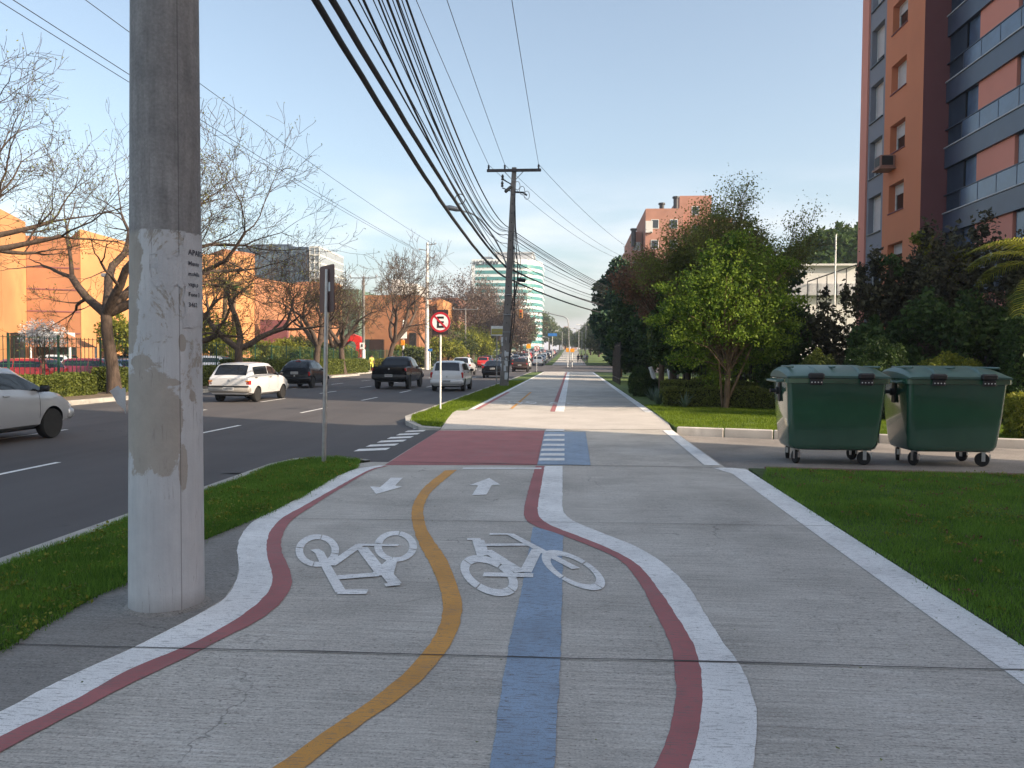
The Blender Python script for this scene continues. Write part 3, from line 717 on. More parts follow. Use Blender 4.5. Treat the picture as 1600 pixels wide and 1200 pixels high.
mb = MB(); mb.add([(-1.7, -1.7, 2.1), (1.7, -1.7, 2.1), (1.7, 1.7, 2.1), (-1.7, 1.7, 2.1), (0, 0, 3.3)], [(0, 1, 4), (1, 2, 4), (2, 3, 4), (3, 0, 4), (3, 2, 1, 0)]); part('roof', mb, M['brick'], kio)
mb = MB()
for x in (-1.6, 1.6):
    for y in (-1.6, 1.6): mb.bb(x - .06, x + .06, y - .06, y + .06, -.15, 2.1)
part('post', mb, M['white_metal'], kio)

# grey glass offices behind
off = root('office_building', (-70, 185, 0), 'grey blue glass office block rising behind the ochre shopping centre', 'building')
def facade_front(name, par, px0, px1, Y, py0, py1, depth, nfl, ncol, glass, bandm, bt=.35, z0=None):
    a = atY(px0, py0, Y); b = atY(px1, py1, Y)
    if z0 is None: z0 = b.z
    mb = MB(); mb.bb(a.x, b.x, Y, Y + depth, z0, a.z); body = part(name, mb, glass, par, world=True)
    h = (a.z - z0) / nfl; mb = MB()
    for k in range(nfl + 1): mb.bb(a.x - .04, b.x + .04, Y - .12, Y + depth + .05, z0 + k * h - bt / 2, z0 + k * h + bt / 2)
    for k in range(ncol + 1): x = a.x + (b.x - a.x) * k / ncol; mb.bb(x - .08, x + .08, Y - .13, Y - .005, z0, a.z)
    sub('mullions', mb, bandm, body, par); return body
facade_front('left_wing', off, 372, 392, 190, 388, 556, 20, 14, 4, M['blueglass'], M['ap_band'])
facade_front('middle_wing', off, 392.5, 453, 188, 383, 556, 20, 14, 9, M['blueglass'], M['ap_band'])
facade_front('right_wing', off, 453.5, 482, 186, 387, 556, 20, 14, 4, M['blueglass'], M['ap_band'])
facade_front('pale_bay', off, 484, 499, 184, 386, 556, 20, 14, 2, mat_glass('pale_glass', (.25, .28, .31), .2), M['concrete_w'])

# teal banded tower
tw = root('tower', (atY(790, 560, 310).x, 310, 0), 'white office tower with teal glass bands and a rounded right side', 'building')
a = atY(737, 405, 310); b = atY(846, 405, 310); zt = a.z; wq = b.x - a.x
poly = [(a.x, 310)]
cx0 = a.x + wq * .62
for k in range(11): t = math.pi / 2 * k / 10; poly.append((cx0 + (b.x - cx0) * math.sin(t), 310 + 14 * (1 - math.cos(t))))
poly += [(b.x, 345), (a.x, 345)]
mb = MB(); mb.prism(poly, 0, zt); part('white_wall', mb, simple('white_cladding', (.62, .66, .68), .3, var=.05, nscale=.2, world=True), tw, world=True)
mid = Vector((sum(p[0] for p in poly) / len(poly), 330, 0))
nf = 15; hh = (zt - 3) / nf
for k in range(nf):
    z0 = 2.2 + k * hh; mb = MB()
    pp = [(p[0] + (.12 if p[0] > mid.x else 1.6 if p[1] < 311 else -.1), p[1] + (-.15 if p[1] < 330 else .1)) for p in poly]
    mb.prism(pp, z0, z0 + hh * .52); part('glass_band', mb, M['teal'], tw, world=True)
c1 = atY(776, 397, 318); c2 = atY(832, 405, 318); mb = MB(); mb.bb(c1.x, c2.x, 316, 335, zt, c1.z); mb.bb(c1.x - .6, c2.x + .6, 315.4, 335.6, c1.z, c1.z + .5); part('roof_storey', mb, M['ap_sill'], tw, world=True)
c1 = atY(752, 401, 318); c2 = atY(768, 405, 318); mb = MB(); mb.bb(c1.x, c2.x, 318, 328, zt, c1.z); mb.tube([(c1.x + 3, 320, zt), (c1.x + 3, 320, zt + 5)], .12, 5); part('roof_plant', mb, M['grey_metal'], tw, world=True)
def text_mesh(name, body, size, depth=.0, bold=False):
    cu = bpy.data.curves.new(name, 'FONT'); cu.body = body; cu.size = size; cu.extrude = depth; cu.resolution_u = 2
    if bold: cu.offset = size * .02
    o = bpy.data.objects.new(name, cu); COL.objects.link(o)
    dg = bpy.context.evaluated_depsgraph_get(); dg.update(); me = bpy.data.meshes.new_from_object(o.evaluated_get(dg)); me.name = name
    bpy.data.objects.remove(o); bpy.data.curves.remove(cu); return me
def text_part(name, body, size, mat, parent, loc, rot=(R(90), 0, 0), depth=.0, bold=False):
    me = text_mesh(name, body, size, depth, bold); me.transform(Matrix.Translation(loc) @ __import__('mathutils').Euler(rot).to_matrix().to_4x4())
    me.materials.clear(); me.materials.append(mat); return link(name, me, parent)
text_part('lettering', 'HCHMW', 2.6, M['ap_dark'], tw, Vector((a.x + .7 - tw.location.x, -.25, zt - 2.4)), depth=.05, bold=True)

# stepped brick apartment block behind the trees on the right
bk = root('apartment_building', (22, 120, 0), 'stepped salmon brick apartment block rising behind the right-hand trees', 'building')
def bkbox(px0, px1, py, Y, dep, nm='wall', m='brick2', z0=0):
    a = atY(px0, py, Y); b = atY(px1, py, Y); mb = MB(); mb.bb(a.x, b.x, Y, Y + dep, z0, a.z); return part(nm, mb, M[m], bk, world=True), a, b
for (p0, p1, py, Y) in ((987, 1003, 362, 116), (1009, 1068, 326, 112), (1062, 1112, 306, 116), (1103, 1144, 340, 114), (974, 990, 396, 118)):
    body, a, b = bkbox(p0, p1, py, Y, 16)
    n = max(1, int((b.x - a.x) / 2.6))
    for r_ in range(5):
        for k in range(n):
            x = a.x + (b.x - a.x) * (k + .5) / n; z = a.z - 2.2 - r_ * 2.9
            f = MB(); f.bb(x - .55, x + .55, Y - .06, Y + .1, z - .65, z + .65); wn = part('window', f, M['concrete_w'], bk, world=True)
            f = MB(); f.bb(x - .46, x + .46, Y - .08, Y - .062, z - .56, z + .56); sub('pane', f, M['glass'], wn, bk)
bkbox(1009, 1020, 345, 111.6, .5, 'balcony', 'concrete_w', 19.5)
for px, py in ((1056, 310), (1034, 320), (990, 360)):
    a = atY(px, py, 115); mb = MB(); mb.lathe([(.35, a.z - 2.4), (.35, a.z), (.5, a.z), (.5, a.z + .25)], 10, (a.x, 115, 0)); part('chimney', mb, M['ap_dark'], bk, world=True)
# white hall behind the shrubs
hall = root('hall', (atY(1290, 500, 62).x, 62, 0), 'low white hall with sloping stair rail between the green tree and the apartment block', 'building')
a = atY(1215, 414, 62); b = atY(1342, 414, 62); mb = MB(); mb.bb(a.x, b.x, 62, 80, 0, a.z - .1); mb.bb(a.x - .3, b.x, 61.6, 80, a.z - .1, a.z + .05); part('wall', mb, M['concrete_w'], hall, world=True)
zb = atY(1290, 444, 62).z; mb = MB(); mb.bb(a.x, b.x, 61.5, 61.98, zb - .9, zb); part('dark_band', mb, M['ap_sill'], hall, world=True)
mb = MB(); s0 = atY(1262, 440, 61); s1 = atY(1338, 414, 61); mb.tube([s0, s1], .05, 6)
for k in range(6): p = s0.lerp(s1, k / 5); mb.tube([p, (p.x, p.y, s0.z - 2)], .035, 5)
part('stair_rail', mb, M['black_metal'], hall, world=True)
# far city blocks above the end of the avenue
for k, (p0, p1, py, mt, lb) in enumerate([(874, 880, 513, 'ap_grey', 'small grey tower block far off above the end of the avenue'), (881, 888, 510, 'brick2', 'small pinkish tower block far off above the end of the avenue'), (877, 886, 518, 'concrete_w', 'small white block far off below the pinkish tower at the avenue end'), (893, 902, 522, 'brick2', 'low pale brick block far off right of the pinkish tower'), (903, 914, 527, 'concrete_w', 'low pale house far off beside the right-hand trees')]):
    Y = 880 + 12 * k; a = atY(p0, py, Y); b = atY(p1, py, Y); t_ = root('tower_block', ((a.x + b.x) / 2, Y, 4), lb, 'building')
    mb = MB(); mb.bb(a.x, b.x, Y, Y + 8, 0, a.z); wl = part('wall', mb, M[mt], t_, world=True)
    mb = MB()
    for q in range(5): mb.bb(a.x + .4, b.x - .4, Y - .1, Y - .02, a.z - 3 - q * 3.2, a.z - 1.6 - q * 3.2)
    part('window_bands', mb, M['glass'], t_, world=True)

# ---------------- the near pole and the signs ----------------
def mat_pole():
    m, nt, b = material('poster_scarred_pole')
    v = coords(nt, (1, 1, 1), False); se = nt.nodes.new('ShaderNodeSeparateXYZ'); nt.links.new(v, se.inputs[0])
    vs = coords(nt, (14, 14, 1.2), False)
    stv = noise_node(nt, 1.5, 7, vs, .65); n1 = noise_node(nt, 5.5, 9, v, .7, .3); n2 = noise_node(nt, 2.3, 8, v, .7); n3 = noise_node(nt, 60, 4, v)
    grey = ramp(nt, n2, [(.3, (.19, .19, .195)), (.7, (.36, .355, .35))])
    grey = mixc(nt, .6, grey, ramp(nt, stv, [(.3, .32), (.7, .66)]), 'OVERLAY'); grey = mixc(nt, .35, grey, ramp(nt, n3, [(.3, .3), (.7, .7)]), 'OVERLAY')
    tan = ramp(nt, n1, [(.3, (.37, .345, .31)), (.7, (.47, .44, .395))])
    white = ramp(nt, n2, [(.3, (.50, .52, .54)), (.7, (.64, .66, .67))])
    white = mixc(nt, .35, white, ramp(nt, stv, [(.3, .35), (.7, .62)]), 'OVERLAY')
    zz = se.outputs['Z']; xx = math_(nt, 'ADD', math_(nt, 'MULTIPLY', se.outputs['X'], .887), math_(nt, 'MULTIPLY', se.outputs['Y'], .462))
    wob = math_(nt, 'MULTIPLY', math_(nt, 'SUBTRACT', n1, .5), .5)
    # paint covers below 2.2 m, right-hand part a bit higher than the left
    edge = math_(nt, 'SUBTRACT', 2.29, math_(nt, 'ADD', zz, math_(nt, 'MULTIPLY', wob, .03)))
    top = ramp(nt, math_(nt, 'MULTIPLY', edge, 60), [(0.0, 0.0), (.5, 1.0)])
    def blob(cx, cz, rx, rz, soft=.5, nz=1.6):
        dx = math_(nt, 'DIVIDE', math_(nt, 'SUBTRACT', xx, cx), rx); dz = math_(nt, 'DIVIDE', math_(nt, 'SUBTRACT', zz, cz), rz)
        d = math_(nt, 'SQRT', math_(nt, 'ADD', math_(nt, 'MULTIPLY', dx, dx), math_(nt, 'MULTIPLY', dz, dz)))
        d = math_(nt, 'ADD', d, math_(nt, 'MULTIPLY', math_(nt, 'SUBTRACT', n1, .5), nz))
        return ramp(nt, d, [(.93, 1.0), (1.0, 0.0)])
    mask = top
    for q in ((-.20, 2.02, .08, .30), (.155, 1.30, .015, .03), (.10, 1.62, .02, .05), (-.10, 1.18, .19, .33), (-.02, .98, .09, .16), (.055, 1.12, .045, .22), (.10, .88, .025, .15), (-.19, 1.72, .05, .16), (-.12, 1.50, .06, .05), (.02, 1.385, .075, .025)):
        bl = blob(*q); mask = math_(nt, 'MULTIPLY', mask, math_(nt, 'SUBTRACT', 1.0, bl))
    pt = noise_node(nt, 4.2, 10, coords(nt, (1, 1, .8), False), .8, .6)
    zr = nt.nodes.new('ShaderNodeMapRange'); zr.inputs['From Min'].default_value = .75; zr.inputs['From Max'].default_value = 1.6; nt.links.new(zz, zr.inputs['Value'])
    thr = math_(nt, 'ADD', .325, math_(nt, 'MULTIPLY', zr.outputs[0], .12)); mask = math_(nt, 'MULTIPLY', mask, ramp(nt, math_(nt, 'MULTIPLY', math_(nt, 'SUBTRACT', pt, thr), 40), [(0.0, 0.0), (.8, 1.0)]))
    # torn paper flakes
    fl = ramp(nt, noise_node(nt, 9, 8, coords(nt, (1, 1, .6), False), .75, .8), [(.34, 0.0), (.37, 1.0)])
    up = ramp(nt, zz, [(.0, 1.0), (1.0, 1.0)])
    hi = nt.nodes.new('ShaderNodeMapRange'); hi.inputs['From Min'].default_value = .9; hi.inputs['From Max'].default_value = 1.3; nt.links.new(zz, hi.inputs['Value'])
    fl2 = math_(nt, 'MAXIMUM', fl, math_(nt, 'SUBTRACT', 1.0, hi.outputs[0])); mask = math_(nt, 'MULTIPLY', mask, fl2)
    under = mixc(nt, ramp(nt, math_(nt, 'MULTIPLY', edge, 8), [(0.0, 0.0), (.3, 1.0)]), grey, tan)
    c = mixc(nt, mask, under, white)
    # runs and cracks
    run = noise_node(nt, 1.0, 3, coords(nt, (30, 30, .7), False), .5)
    rm = ramp(nt, math_(nt, 'ABSOLUTE', math_(nt, 'SUBTRACT', run, .5)), [(.0, 1.0), (.006, 0.0)])
    rgt = ramp(nt, n2, [(.5, 0.0), (.56, .7)]); c = mixc(nt, math_(nt, 'MULTIPLY', rm, rgt), c, (.15, .12, .13))
    seam = math_(nt, 'ABSOLUTE', math_(nt, 'SUBTRACT', xx, math_(nt, 'ADD', .085, math_(nt, 'MULTIPLY', wob, .006))))
    c = mixc(nt, ramp(nt, seam, [(.0, .7), (.004, 0.0)]), c, (.05, .05, .055))
    dirt = ramp(nt, zz, [(.0, .75), (.12, 0.0)]); c = mixc(nt, math_(nt, 'MULTIPLY', dirt, n1), c, (.12, .11, .10))
    setc(nt, b, c); b.inputs['Roughness'].default_value = .8; b.inputs['Specular IOR Level'].default_value = .3
    bump(nt, b, math_(nt, 'ADD', math_(nt, 'MULTIPLY', mask, .6), n3), .5, .004); return m
P0 = at(261, 944, 0.0); P1 = atY(257.6, 0, P0.y)
pd = (P1 - P0).normalized(); HP = 11.8
pole = root('concrete_pole', P0, 'thick round concrete pole with peeling white paint and torn posters on the path edge', 'pole')
mb = MB(); H1 = P1.z; r0 = 113 / 2 / 1200 * P0.y * 1.02; r1 = 99 / 2 / 1200 * P0.y * 1.02
mb.tube([pd * (HP * k / 40) for k in range(41)], [r0 + (r1 - r0) * (HP * k / 40) / H1 if k < 40 else .12 for k in range(41)], 64); shaft = part('shaft', mb, mat_pole(), pole, sm=40)
mb = MB(); vs = []
for k in range(72):
    t = 2 * math.pi * k / 72; e = .03 + .03 * noise.noise(Vector((math.cos(t) * 2, math.sin(t) * 2, 3))) + .012 * noise.noise(Vector((math.cos(t) * 9, math.sin(t) * 9, 1)))
    vs += [((r0 + e) * math.cos(t), (r0 + e) * math.sin(t), .002), ((r0 + e * .6) * math.cos(t), (r0 + e * .6) * math.sin(t), .010), ((r0 - .01) * math.cos(t), (r0 - .01) * math.sin(t), .022)]
mb.add(vs, [(3 * k + j, (3 * k + 3) % 216 + j, (3 * k + 3) % 216 + j + 1, 3 * k + j + 1) for k in range(72) for j in range(2)]); part('footing', mb, M['path_dark'], pole, sm=40)
def wrap(me, r_at, ang0, zc, off=.004):
    for v in me.vertices:
        x, z = v.co.x, v.co.y; r = r_at(zc + z) + off; t = ang0 + x / r
        v.co = Vector((r * math.sin(t), -r * math.cos(t), zc + z)) + pd * (zc + z) * 0 + Vector((pd.x * (zc + z), pd.y * (zc + z), 0))
    me.update(); return me
r_at = lambda z: r0 + (r1 - r0) * z / H1
def sheet(wd, ht, jag, seed, curl=0):
    rr = random.Random(seed); nx, nz = 10, 14; mb = MB(); vs = []
    for j in range(nz + 1):
        for i in range(nx + 1):
            x = -wd / 2 + wd * i / nx; z = -ht / 2 + ht * j / nz
            if i in (0, nx): x += rr.uniform(-jag, jag)
            if j in (0, nz): z += rr.uniform(-jag, jag)
            vs.append((x, z, 0))
    mb.add(vs, [(j * (nx + 1) + i, j * (nx + 1) + i + 1, (j + 1) * (nx + 1) + i + 1, (j + 1) * (nx + 1) + i) for j in range(nz) for i in range(nx)])
    return mb.mesh('poster', M['poster'])
M['poster'] = simple('weathered_paper', (.56, .58, .60), .85, var=.12, nscale=9, bmp=.4, grime=.3)
M['ink'] = simple('faded_ink', (.07, .075, .09), .9)
va = -math.atan2(P0.x, P0.y)                       # angle towards the viewer
ps = link('poster', wrap(sheet(.20, .56, .012, 4), r_at, va + .98, 2.0), pole); ps['label'] = 'peeling paper poster with faded black lettering'
for k, (tx, sz) in enumerate([('APARTA', .046), ('Mento', .036), ('mobilia', .034), ('vaga p', .034), ('Fone 3', .036), ('3462', .036)]):
    me = text_mesh('lettering', tx, sz, 0, True); me.transform(Matrix.Translation((-.075, .15 - k * .062, 0))); me.materials.clear(); me.materials.append(M['ink'])
    link('lettering', wrap(me, r_at, va + .98, 2.0, .0065), ps)
me = sheet(.26, .20, .03, 9)
for v in me.vertices: v.co.y += .02 * math.sin(v.co.x * 40)
link('torn_poster', wrap(me, r_at, va + .3, 2.05, .003), pole)
mb = MB(); rc = .16   # curled torn flap at the left side
F = []
for i in range(7):
    for j in range(5):
        u, v = i / 6, j / 4; F.append((-.205 - .055 * u - .012 * v * u, -.08 - .06 * u * v, 1.34 - .15 * v * (1 - u * .8) + .015 * u + .008 * math.sin(9 * u)))
mb.add(F, [(i * 5 + j, i * 5 + j + 1, (i + 1) * 5 + j + 1, (i + 1) * 5 + j) for i in range(6) for j in range(4)]); part('paper_flap', mb, M['poster'], pole, sm=60)

# brown sign seen nearly edge-on
q = at(506, 725, 0); qt = atY(511.5, 421, q.y)
bs = root('sign', q, 'brown plate sign turned edge-on on a galvanised post at the verge tip', 'road sign')
mb = MB(); d = qt - q; mb.tube([(0, 0, 0), d * .5, d], [.031, .030, .030], 14); part('post', mb, M['galv'], bs, sm=40)
br = simple('brown_sign', (.085, .030, .026), .5, var=.1); bw = simple('sign_back', (.035, .035, .05), .45, .3)
Rs = Matrix.Rotation(R(-50), 3, 'Z'); cz = atY(512, 451, q.y).z
mb = MB(); mb.cur = 0
hx, hz_, rc = .27, .335, .05; pts = []
for cx_, cz_, a0 in ((hx - rc, hz_ - rc, 0), (-hx + rc, hz_ - rc, 90), (-hx + rc, -hz_ + rc, 180), (hx - rc, -hz_ + rc, 270)):
    for k in range(5): t = R(a0 + 22.5 * k); pts.append((cx_ + rc * math.cos(t), cz_ + rc * math.sin(t)))
def plate(mb, pts, y0, y1, rot, off):
    vs = [rot @ Vector((x, y0, z)) + off for x, z in pts] + [rot @ Vector((x, y1, z)) + off for x, z in pts]; n = len(pts)
    mb.add(vs, [tuple(range(n)), tuple(range(2 * n - 1, n - 1, -1))] + [(i, n + i, n + (i + 1) % n, (i + 1) % n) for i in range(n)])
offp = Vector((.035, .045, cz))
plate(mb, pts, -.004, .004, Rs, offp); part('plate', mb, br, bs)
mb = MB()
for z in (.18, -.18): mb.box(Rs @ Vector((0, .018, z)) + offp, (.42, .022, .035), Rs)
part('bracket', mb, M['galv'], bs)
mb = MB()
plate(mb, [(.02, -.04), (.13, -.04), (.13, .09), (.02, .09)], -.008, -.0045, Rs, offp); part('emblem', mb, M['white'], bs)

# no-parking sign
def no_parking(px, py, ptop, dia, label, backing=True, p_scale=1.0):
    q = at(px, py, .0); zc = atY(px, ptop, q.y).z
    s = root('no_parking_sign', (q.x, q.y, 0), label, 'road sign')
    mb = MB(); mb.tube([(0, 0, -.1), (0, 0, zc + dia * .35)], .026, 12); part('post', mb, M['white_metal'], s, sm=40)
    rr_ = dia / 2
    if backing:
        mb = MB(); mb.rbox((0, -.033, zc), (dia * .78, .008, dia * 1.22), .003); part('backing_plate', mb, simple('dark_back_plate', (.035, .022, .024), .5), s)
    mb = MB(); mb.lathe([(rr_, -.041), (rr_, -.049)], 40, (0, 0, zc), axis='Y'); disc = part('disc', mb, M['white'], s)
    mb = MB(); n = 48
    A = [(rr_ * math.cos(2 * math.pi * k / n), -.052, zc + rr_ * math.sin(2 * math.pi * k / n)) for k in range(n + 1)]
    B = [(rr_ * .80 * math.cos(2 * math.pi * k / n), -.052, zc + rr_ * .80 * math.sin(2 * math.pi * k / n)) for k in range(n + 1)]
    mb.ribbon(A, B)
    mb.box((0, -.0545, zc), (rr_ * 1.72, .002, rr_ * .18), Matrix.Rotation(R(45), 3, 'Y')); sub('red_ring', mb, M['sign_red'], disc)
    mb = MB(); t = .21 * rr_; hh_ = rr_ * .56; wl_ = rr_ * .34
    mb.bb(-wl_, -wl_ + t, -.0530, -.0525, zc - hh_, zc + hh_)
    for z in (hh_ - t / 2, 0, -hh_ + t / 2): mb.bb(-wl_ + t, wl_, -.0530, -.0525, zc + z - t / 2, zc + z + t / 2)
    sub('letter_e', mb, M['black'], disc); return s
M['sign_red'] = simple('sign_red', (.50, .015, .03), .4, var=.08)
no_parking(688, 641, 503.5, .585, 'round no parking sign with a struck-out E on the sunlit verge')
no_parking(838.5, 581, 544, .6, 'small distant no parking sign on a white post beyond the utility pole', False)

# bus stop plate
q = at(776, 601.5, 0); zc = atY(778, 517, q.y).z
bsn = root('bus_stop_sign', (q.x, q.y, 0), 'white and yellow rectangular plate on a thin grey post just left of the utility pole', 'road sign')
mb = MB(); mb.tube([(0, 0, 0), (0, 0, zc - .2)], .03, 8); part('post', mb, M['grey_metal'], bsn, sm=40)
mb = MB(); mb.rbox((.05, -.04, zc), (.76, .03, .54), .01); pl = part('plate', mb, M['white'], bsn)
mb = MB(); mb.bb(-.3, .41, -.062, -.057, zc - .2, zc + .11); sub('yellow_panel', mb, simple('yellow_panel', (.42, .36, .04), .5), pl)
mb = MB()
for k in range(3): mb.bb(-.24, .36 - .1 * k, -.066, -.063, zc + .04 - k * .08, zc + .06 - k * .08)
sub('text_lines', mb, M['grey_metal'], pl)

# bins
def make_bin(loc, label, rz=0):
    g = simple('green_plastic', (.028, .095, .058), .25, var=.1, nscale=2, spec=.8, bmp=.01, coat=1); lidm = simple('lid_plastic', (.085, .155, .135), .38, var=.15, nscale=3)
    b = root('waste_bin', loc, label, 'bin', 'green wheeled bins on the driveway', rz)
    mb = MB(); W_, D_ = 1.48, 1.0
    def ringb(w_, d_, z, r=.09, n=5):
        out = []
        for sx, sy, a0 in ((1, 1, 0), (-1, 1, 90), (-1, -1, 180), (1, -1, 270)):
            for k in range(n): t = R(a0 + 90 * k / (n - 1)); out.append((sx * (w_ / 2 - r) + r * math.cos(t), sy * (d_ / 2 - r) + r * math.sin(t), z))
        return out
    secs = [(W_ * .76, D_ * .68, .21, .12), (W_ * .86, D_ * .80, .235, .13), (W_ * .90, D_ * .84, .30, .12), (W_ * .95, D_ * .93, .75, .09), (W_ * .985, D_ * .99, 1.17, .08), (W_ * 1.0, D_ * 1.0, 1.175, .07), (W_ * 1.045, D_ * 1.06, 1.18, .07), (W_ * 1.045, D_ * 1.06, 1.245, .07)]
    vs = []; n = 20
    for w_, d_, z, r in secs: vs += ringb(w_, d_, z, r)
    fs = [tuple(range(n - 1, -1, -1))] + [(k * n + i, k * n + (i + 1) % n, k * n + n + (i + 1) % n, k * n + n + i) for k in range(len(secs) - 1) for i in range(n)]
    fs.append(tuple(range((len(secs) - 1) * n, len(secs) * n))); mb.add(vs, fs)
    part('body', mb, g, b, sm=50)
    # curved lid, highest along the hinge side at the back
    mb = MB(); nx = 2; prof = [(-.54, 1.252), (-.545, 1.285), (-.50, 1.31), (-.30, 1.37), (-.05, 1.42), (.22, 1.435), (.42, 1.40), (.53, 1.32), (.54, 1.252)]
    xs = [-.755, -.70, -.50, .50, .70, .755]; hs = [.55, .80, 1, 1, .80, .55]
    vs = [(x, y, 1.252 + (z - 1.252) * h) for x, h in zip(xs, hs) for y, z in prof]; m_ = len(prof)
    mb.add(vs, [(i * m_ + j, i * m_ + j + 1, (i + 1) * m_ + j + 1, (i + 1) * m_ + j) for i in range(len(xs) - 1) for j in range(m_ - 1)] + [tuple(range(m_ - 1, -1, -1)), tuple(range((len(xs) - 1) * m_, len(xs) * m_))])
    lid = part('lid', mb, lidm, b, sm=40)
    mb = MB()
    for x in (-.30, .36): mb.add([(x - .05, -.50, 1.316), (x + .05, -.50, 1.316), (x + .03, .1, 1.437), (x - .03, .1, 1.437), (x, -.3, 1.40)], [(0, 1, 4), (1, 2, 4), (2, 3, 4), (3, 0, 4)])
    for x in (-.62, .0, .66): mb.rbox((x, .0, 1.41), (.04, .7, .03), .01)
    sub('lid_rib', mb, lidm, lid)
    for x in (-.33, .40):
        mb = MB(); mb.rbox((x, -.565, 1.285), (.235, .07, .085), .02); mb.rbox((x, -.572, 1.20), (.19, .03, .085), .01); h = part('hinge', mb, M['plastic_dark'], b)
        mb = MB()
        for k in range(4): mb.lathe([(.009, -.59), (.009, -.594)], 8, (x - .07 + .047 * k, 0, 1.195), axis='Y')
        sub('rivet', mb, M['white_metal'], h)
    for sx in (-1, 1):
        mb = MB(); mb.rbox((sx * .735, 0, 1.03), (.03, .13, .28), .01); mb.lathe([(.055, sx * .75), (.055, sx * .79), (.028, sx * .80), (.028, sx * .87), (.036, sx * .87), (.036, sx * .88)], 14, (0, 0, 1.05), axis='X'); part('trunnion', mb, M['plastic_dark'], b, sm=40)
        mb = MB(); mb.tube([(sx * .76, -.35, 1.215), (sx * .85, -.33, 1.20), (sx * .85, .33, 1.20), (sx * .76, .35, 1.215)], .017, 8); part('handle', mb, lidm, b, sm=40)
    for sx, sy, a in ((-1, -1, 15), (1, -1, 70), (-1, 1, -20), (1, 1, 25)):
        x, y = sx * .52, sy * .30; Rm = Matrix.Rotation(R(a), 3, 'Z'); mb = MB(); wx = .037
        o = Rm @ Vector((0, .045, 0)) + Vector((x, y, .10))
        w1 = MB(); w1.lathe([(.02, -.025), (.092, -.025), (.10, -.015), (.10, .015), (.092, .025), (.02, .025)], 20, axis='X'); w1.v = [tuple(Rm @ Vector(p) + o) for p in w1.v]
        wh = part('wheel', w1, M['rubber'], b, sm=40)
        mb.box(Rm @ Vector((-wx, .03, .055)) + Vector((x, y, .09)), (.006, .05, .14), Rm); mb.box(Rm @ Vector((wx, .03, .055)) + Vector((x, y, .09)), (.006, .05, .14), Rm)
        mb.box(Vector((x, y + .01, .215)), (.1, .1, .014)); mb.box(Rm @ Vector((0, -.06, .02)) + Vector((x, y, .12)), (.04, .012, .08), Rm)
        sub('fork', mb, M['galv'], wh)
    return b
zb_ = -.12
q1 = at(1304, 727, zb_); b1 = make_bin((q1.x, q1.y + .42, zb_), 'green plastic wheeled bin on the left, nearer the cycle path', R(-1.5))
q2 = at(1487, 730, zb_); b2 = make_bin((q2.x + .02, q2.y + .42, zb_), 'green plastic wheeled bin on the right, nearer the hedge', R(1.5))

for b_ in (b1, b2): b_.scale = (1.03, 1.03, 1.10)
# ---------------- utility pole, lamps, wires ----------------
conc = simple('pole_concrete', (.19, .175, .165), .9, var=.25, nscale=3, bmp=.4, grime=.5)
U0 = at(787.5, 603.5, 0); U1 = atY(803.5, 262, U0.y); ud = U1 - U0
up = root('utility_pole', U0, 'grey concrete power pole with a dark crossarm leaning over the far verge', 'pole')
mb = MB(); Rr = Matrix.Rotation(R(8), 3, 'Z'); n = 12; vs = []
for k in range(n + 1):
    t = k / n; hw = .235 * (1 - t) + .12 * t; hd = .17 * (1 - t) + .10 * t
    vs += [tuple(Rr @ Vector((x * hw, y * hd, 0)) + ud * t) for x, y in ((-1, -.7), (-.7, -1), (.7, -1), (1, -.7), (1, .7), (.7, 1), (-.7, 1), (-1, .7))]
fs = [(k * 8 + i, k * 8 + (i + 1) % 8, k * 8 + 8 + (i + 1) % 8, k * 8 + 8 + i) for k in range(n) for i in range(8)] + [tuple(range(n * 8, n * 8 + 8))]
mb.add(vs, fs); part('shaft', mb, conc, up)
mb = MB()
for k in range(3, 22): t = k / 24; p = ud * t; mb.lathe([(.03, -.24 * (1 - t) - .0), (.03, -.17 * (1 - t) - .10 * t - .014)], 8, (p.x, p.y, p.z), axis='Y')
part('bolt_hole', mb, M['black'], up)
mb = MB()
for t in (.12, .25, .33, .42): p = ud * t; mb.bb(p.x - .24 + t * .1, p.x + .24 - t * .1, p.y - .2, p.y + .19, p.z - .02, p.z + .02)
part('steel_band', mb, M['grey_metal'], up)
mb = MB(); p = ud * .30; 
for k in range(15):
    x0 = random.uniform(-.20, .02); z0 = random.uniform(.35, 2.7); mb.box((x0 + .09 + ud.x * .05, -.178 + k * .0006 + z0 * .006, z0), (random.uniform(.12, .24), .004, random.uniform(.14, .32)), Matrix.Rotation(random.uniform(-.08, .08), 3, 'Y'))
part('paper_notice', mb, M['poster'], up)
ca = ud * .985; mb = MB(); mb.rbox(ca + Vector((0, -.14, 0)), (2.86, .10, .15), .015); arm = part('crossarm', mb, simple('dark_timber', (.05, .045, .05), .8, nscale=8), up)
mb = MB()
for s in (-1, 1): mb.tube([ca + Vector((s * .5, -.14, -.06)), ca + Vector((s * .03, -.12, -.55))], .02, 6)
sub('brace', mb, M['grey_metal'], arm)
INS = [-1.33, -.48, 1.30]
for x in INS:
    mb = MB(); mb.lathe([(.03, .06), (.05, .10), (.035, .14), (.07, .17), (.04, .21), (.06, .25), (.03, .30)], 10, tuple(ca + Vector((x, -.14, 0)))); part('insulator', mb, M['plastic_dark'], up, sm=40)
mb = MB()
for k in range(2):
    p = ud * (.92 - k * .03); mb.tube([p, p + Vector((-.55, -.3, .25 - .1 * k))], .03, 6); mb.lathe([(.05, .0), (.08, .05), (.05, .12), (.08, .18), (.04, .3)], 8, tuple(p + Vector((-.55, -.3, .2))))
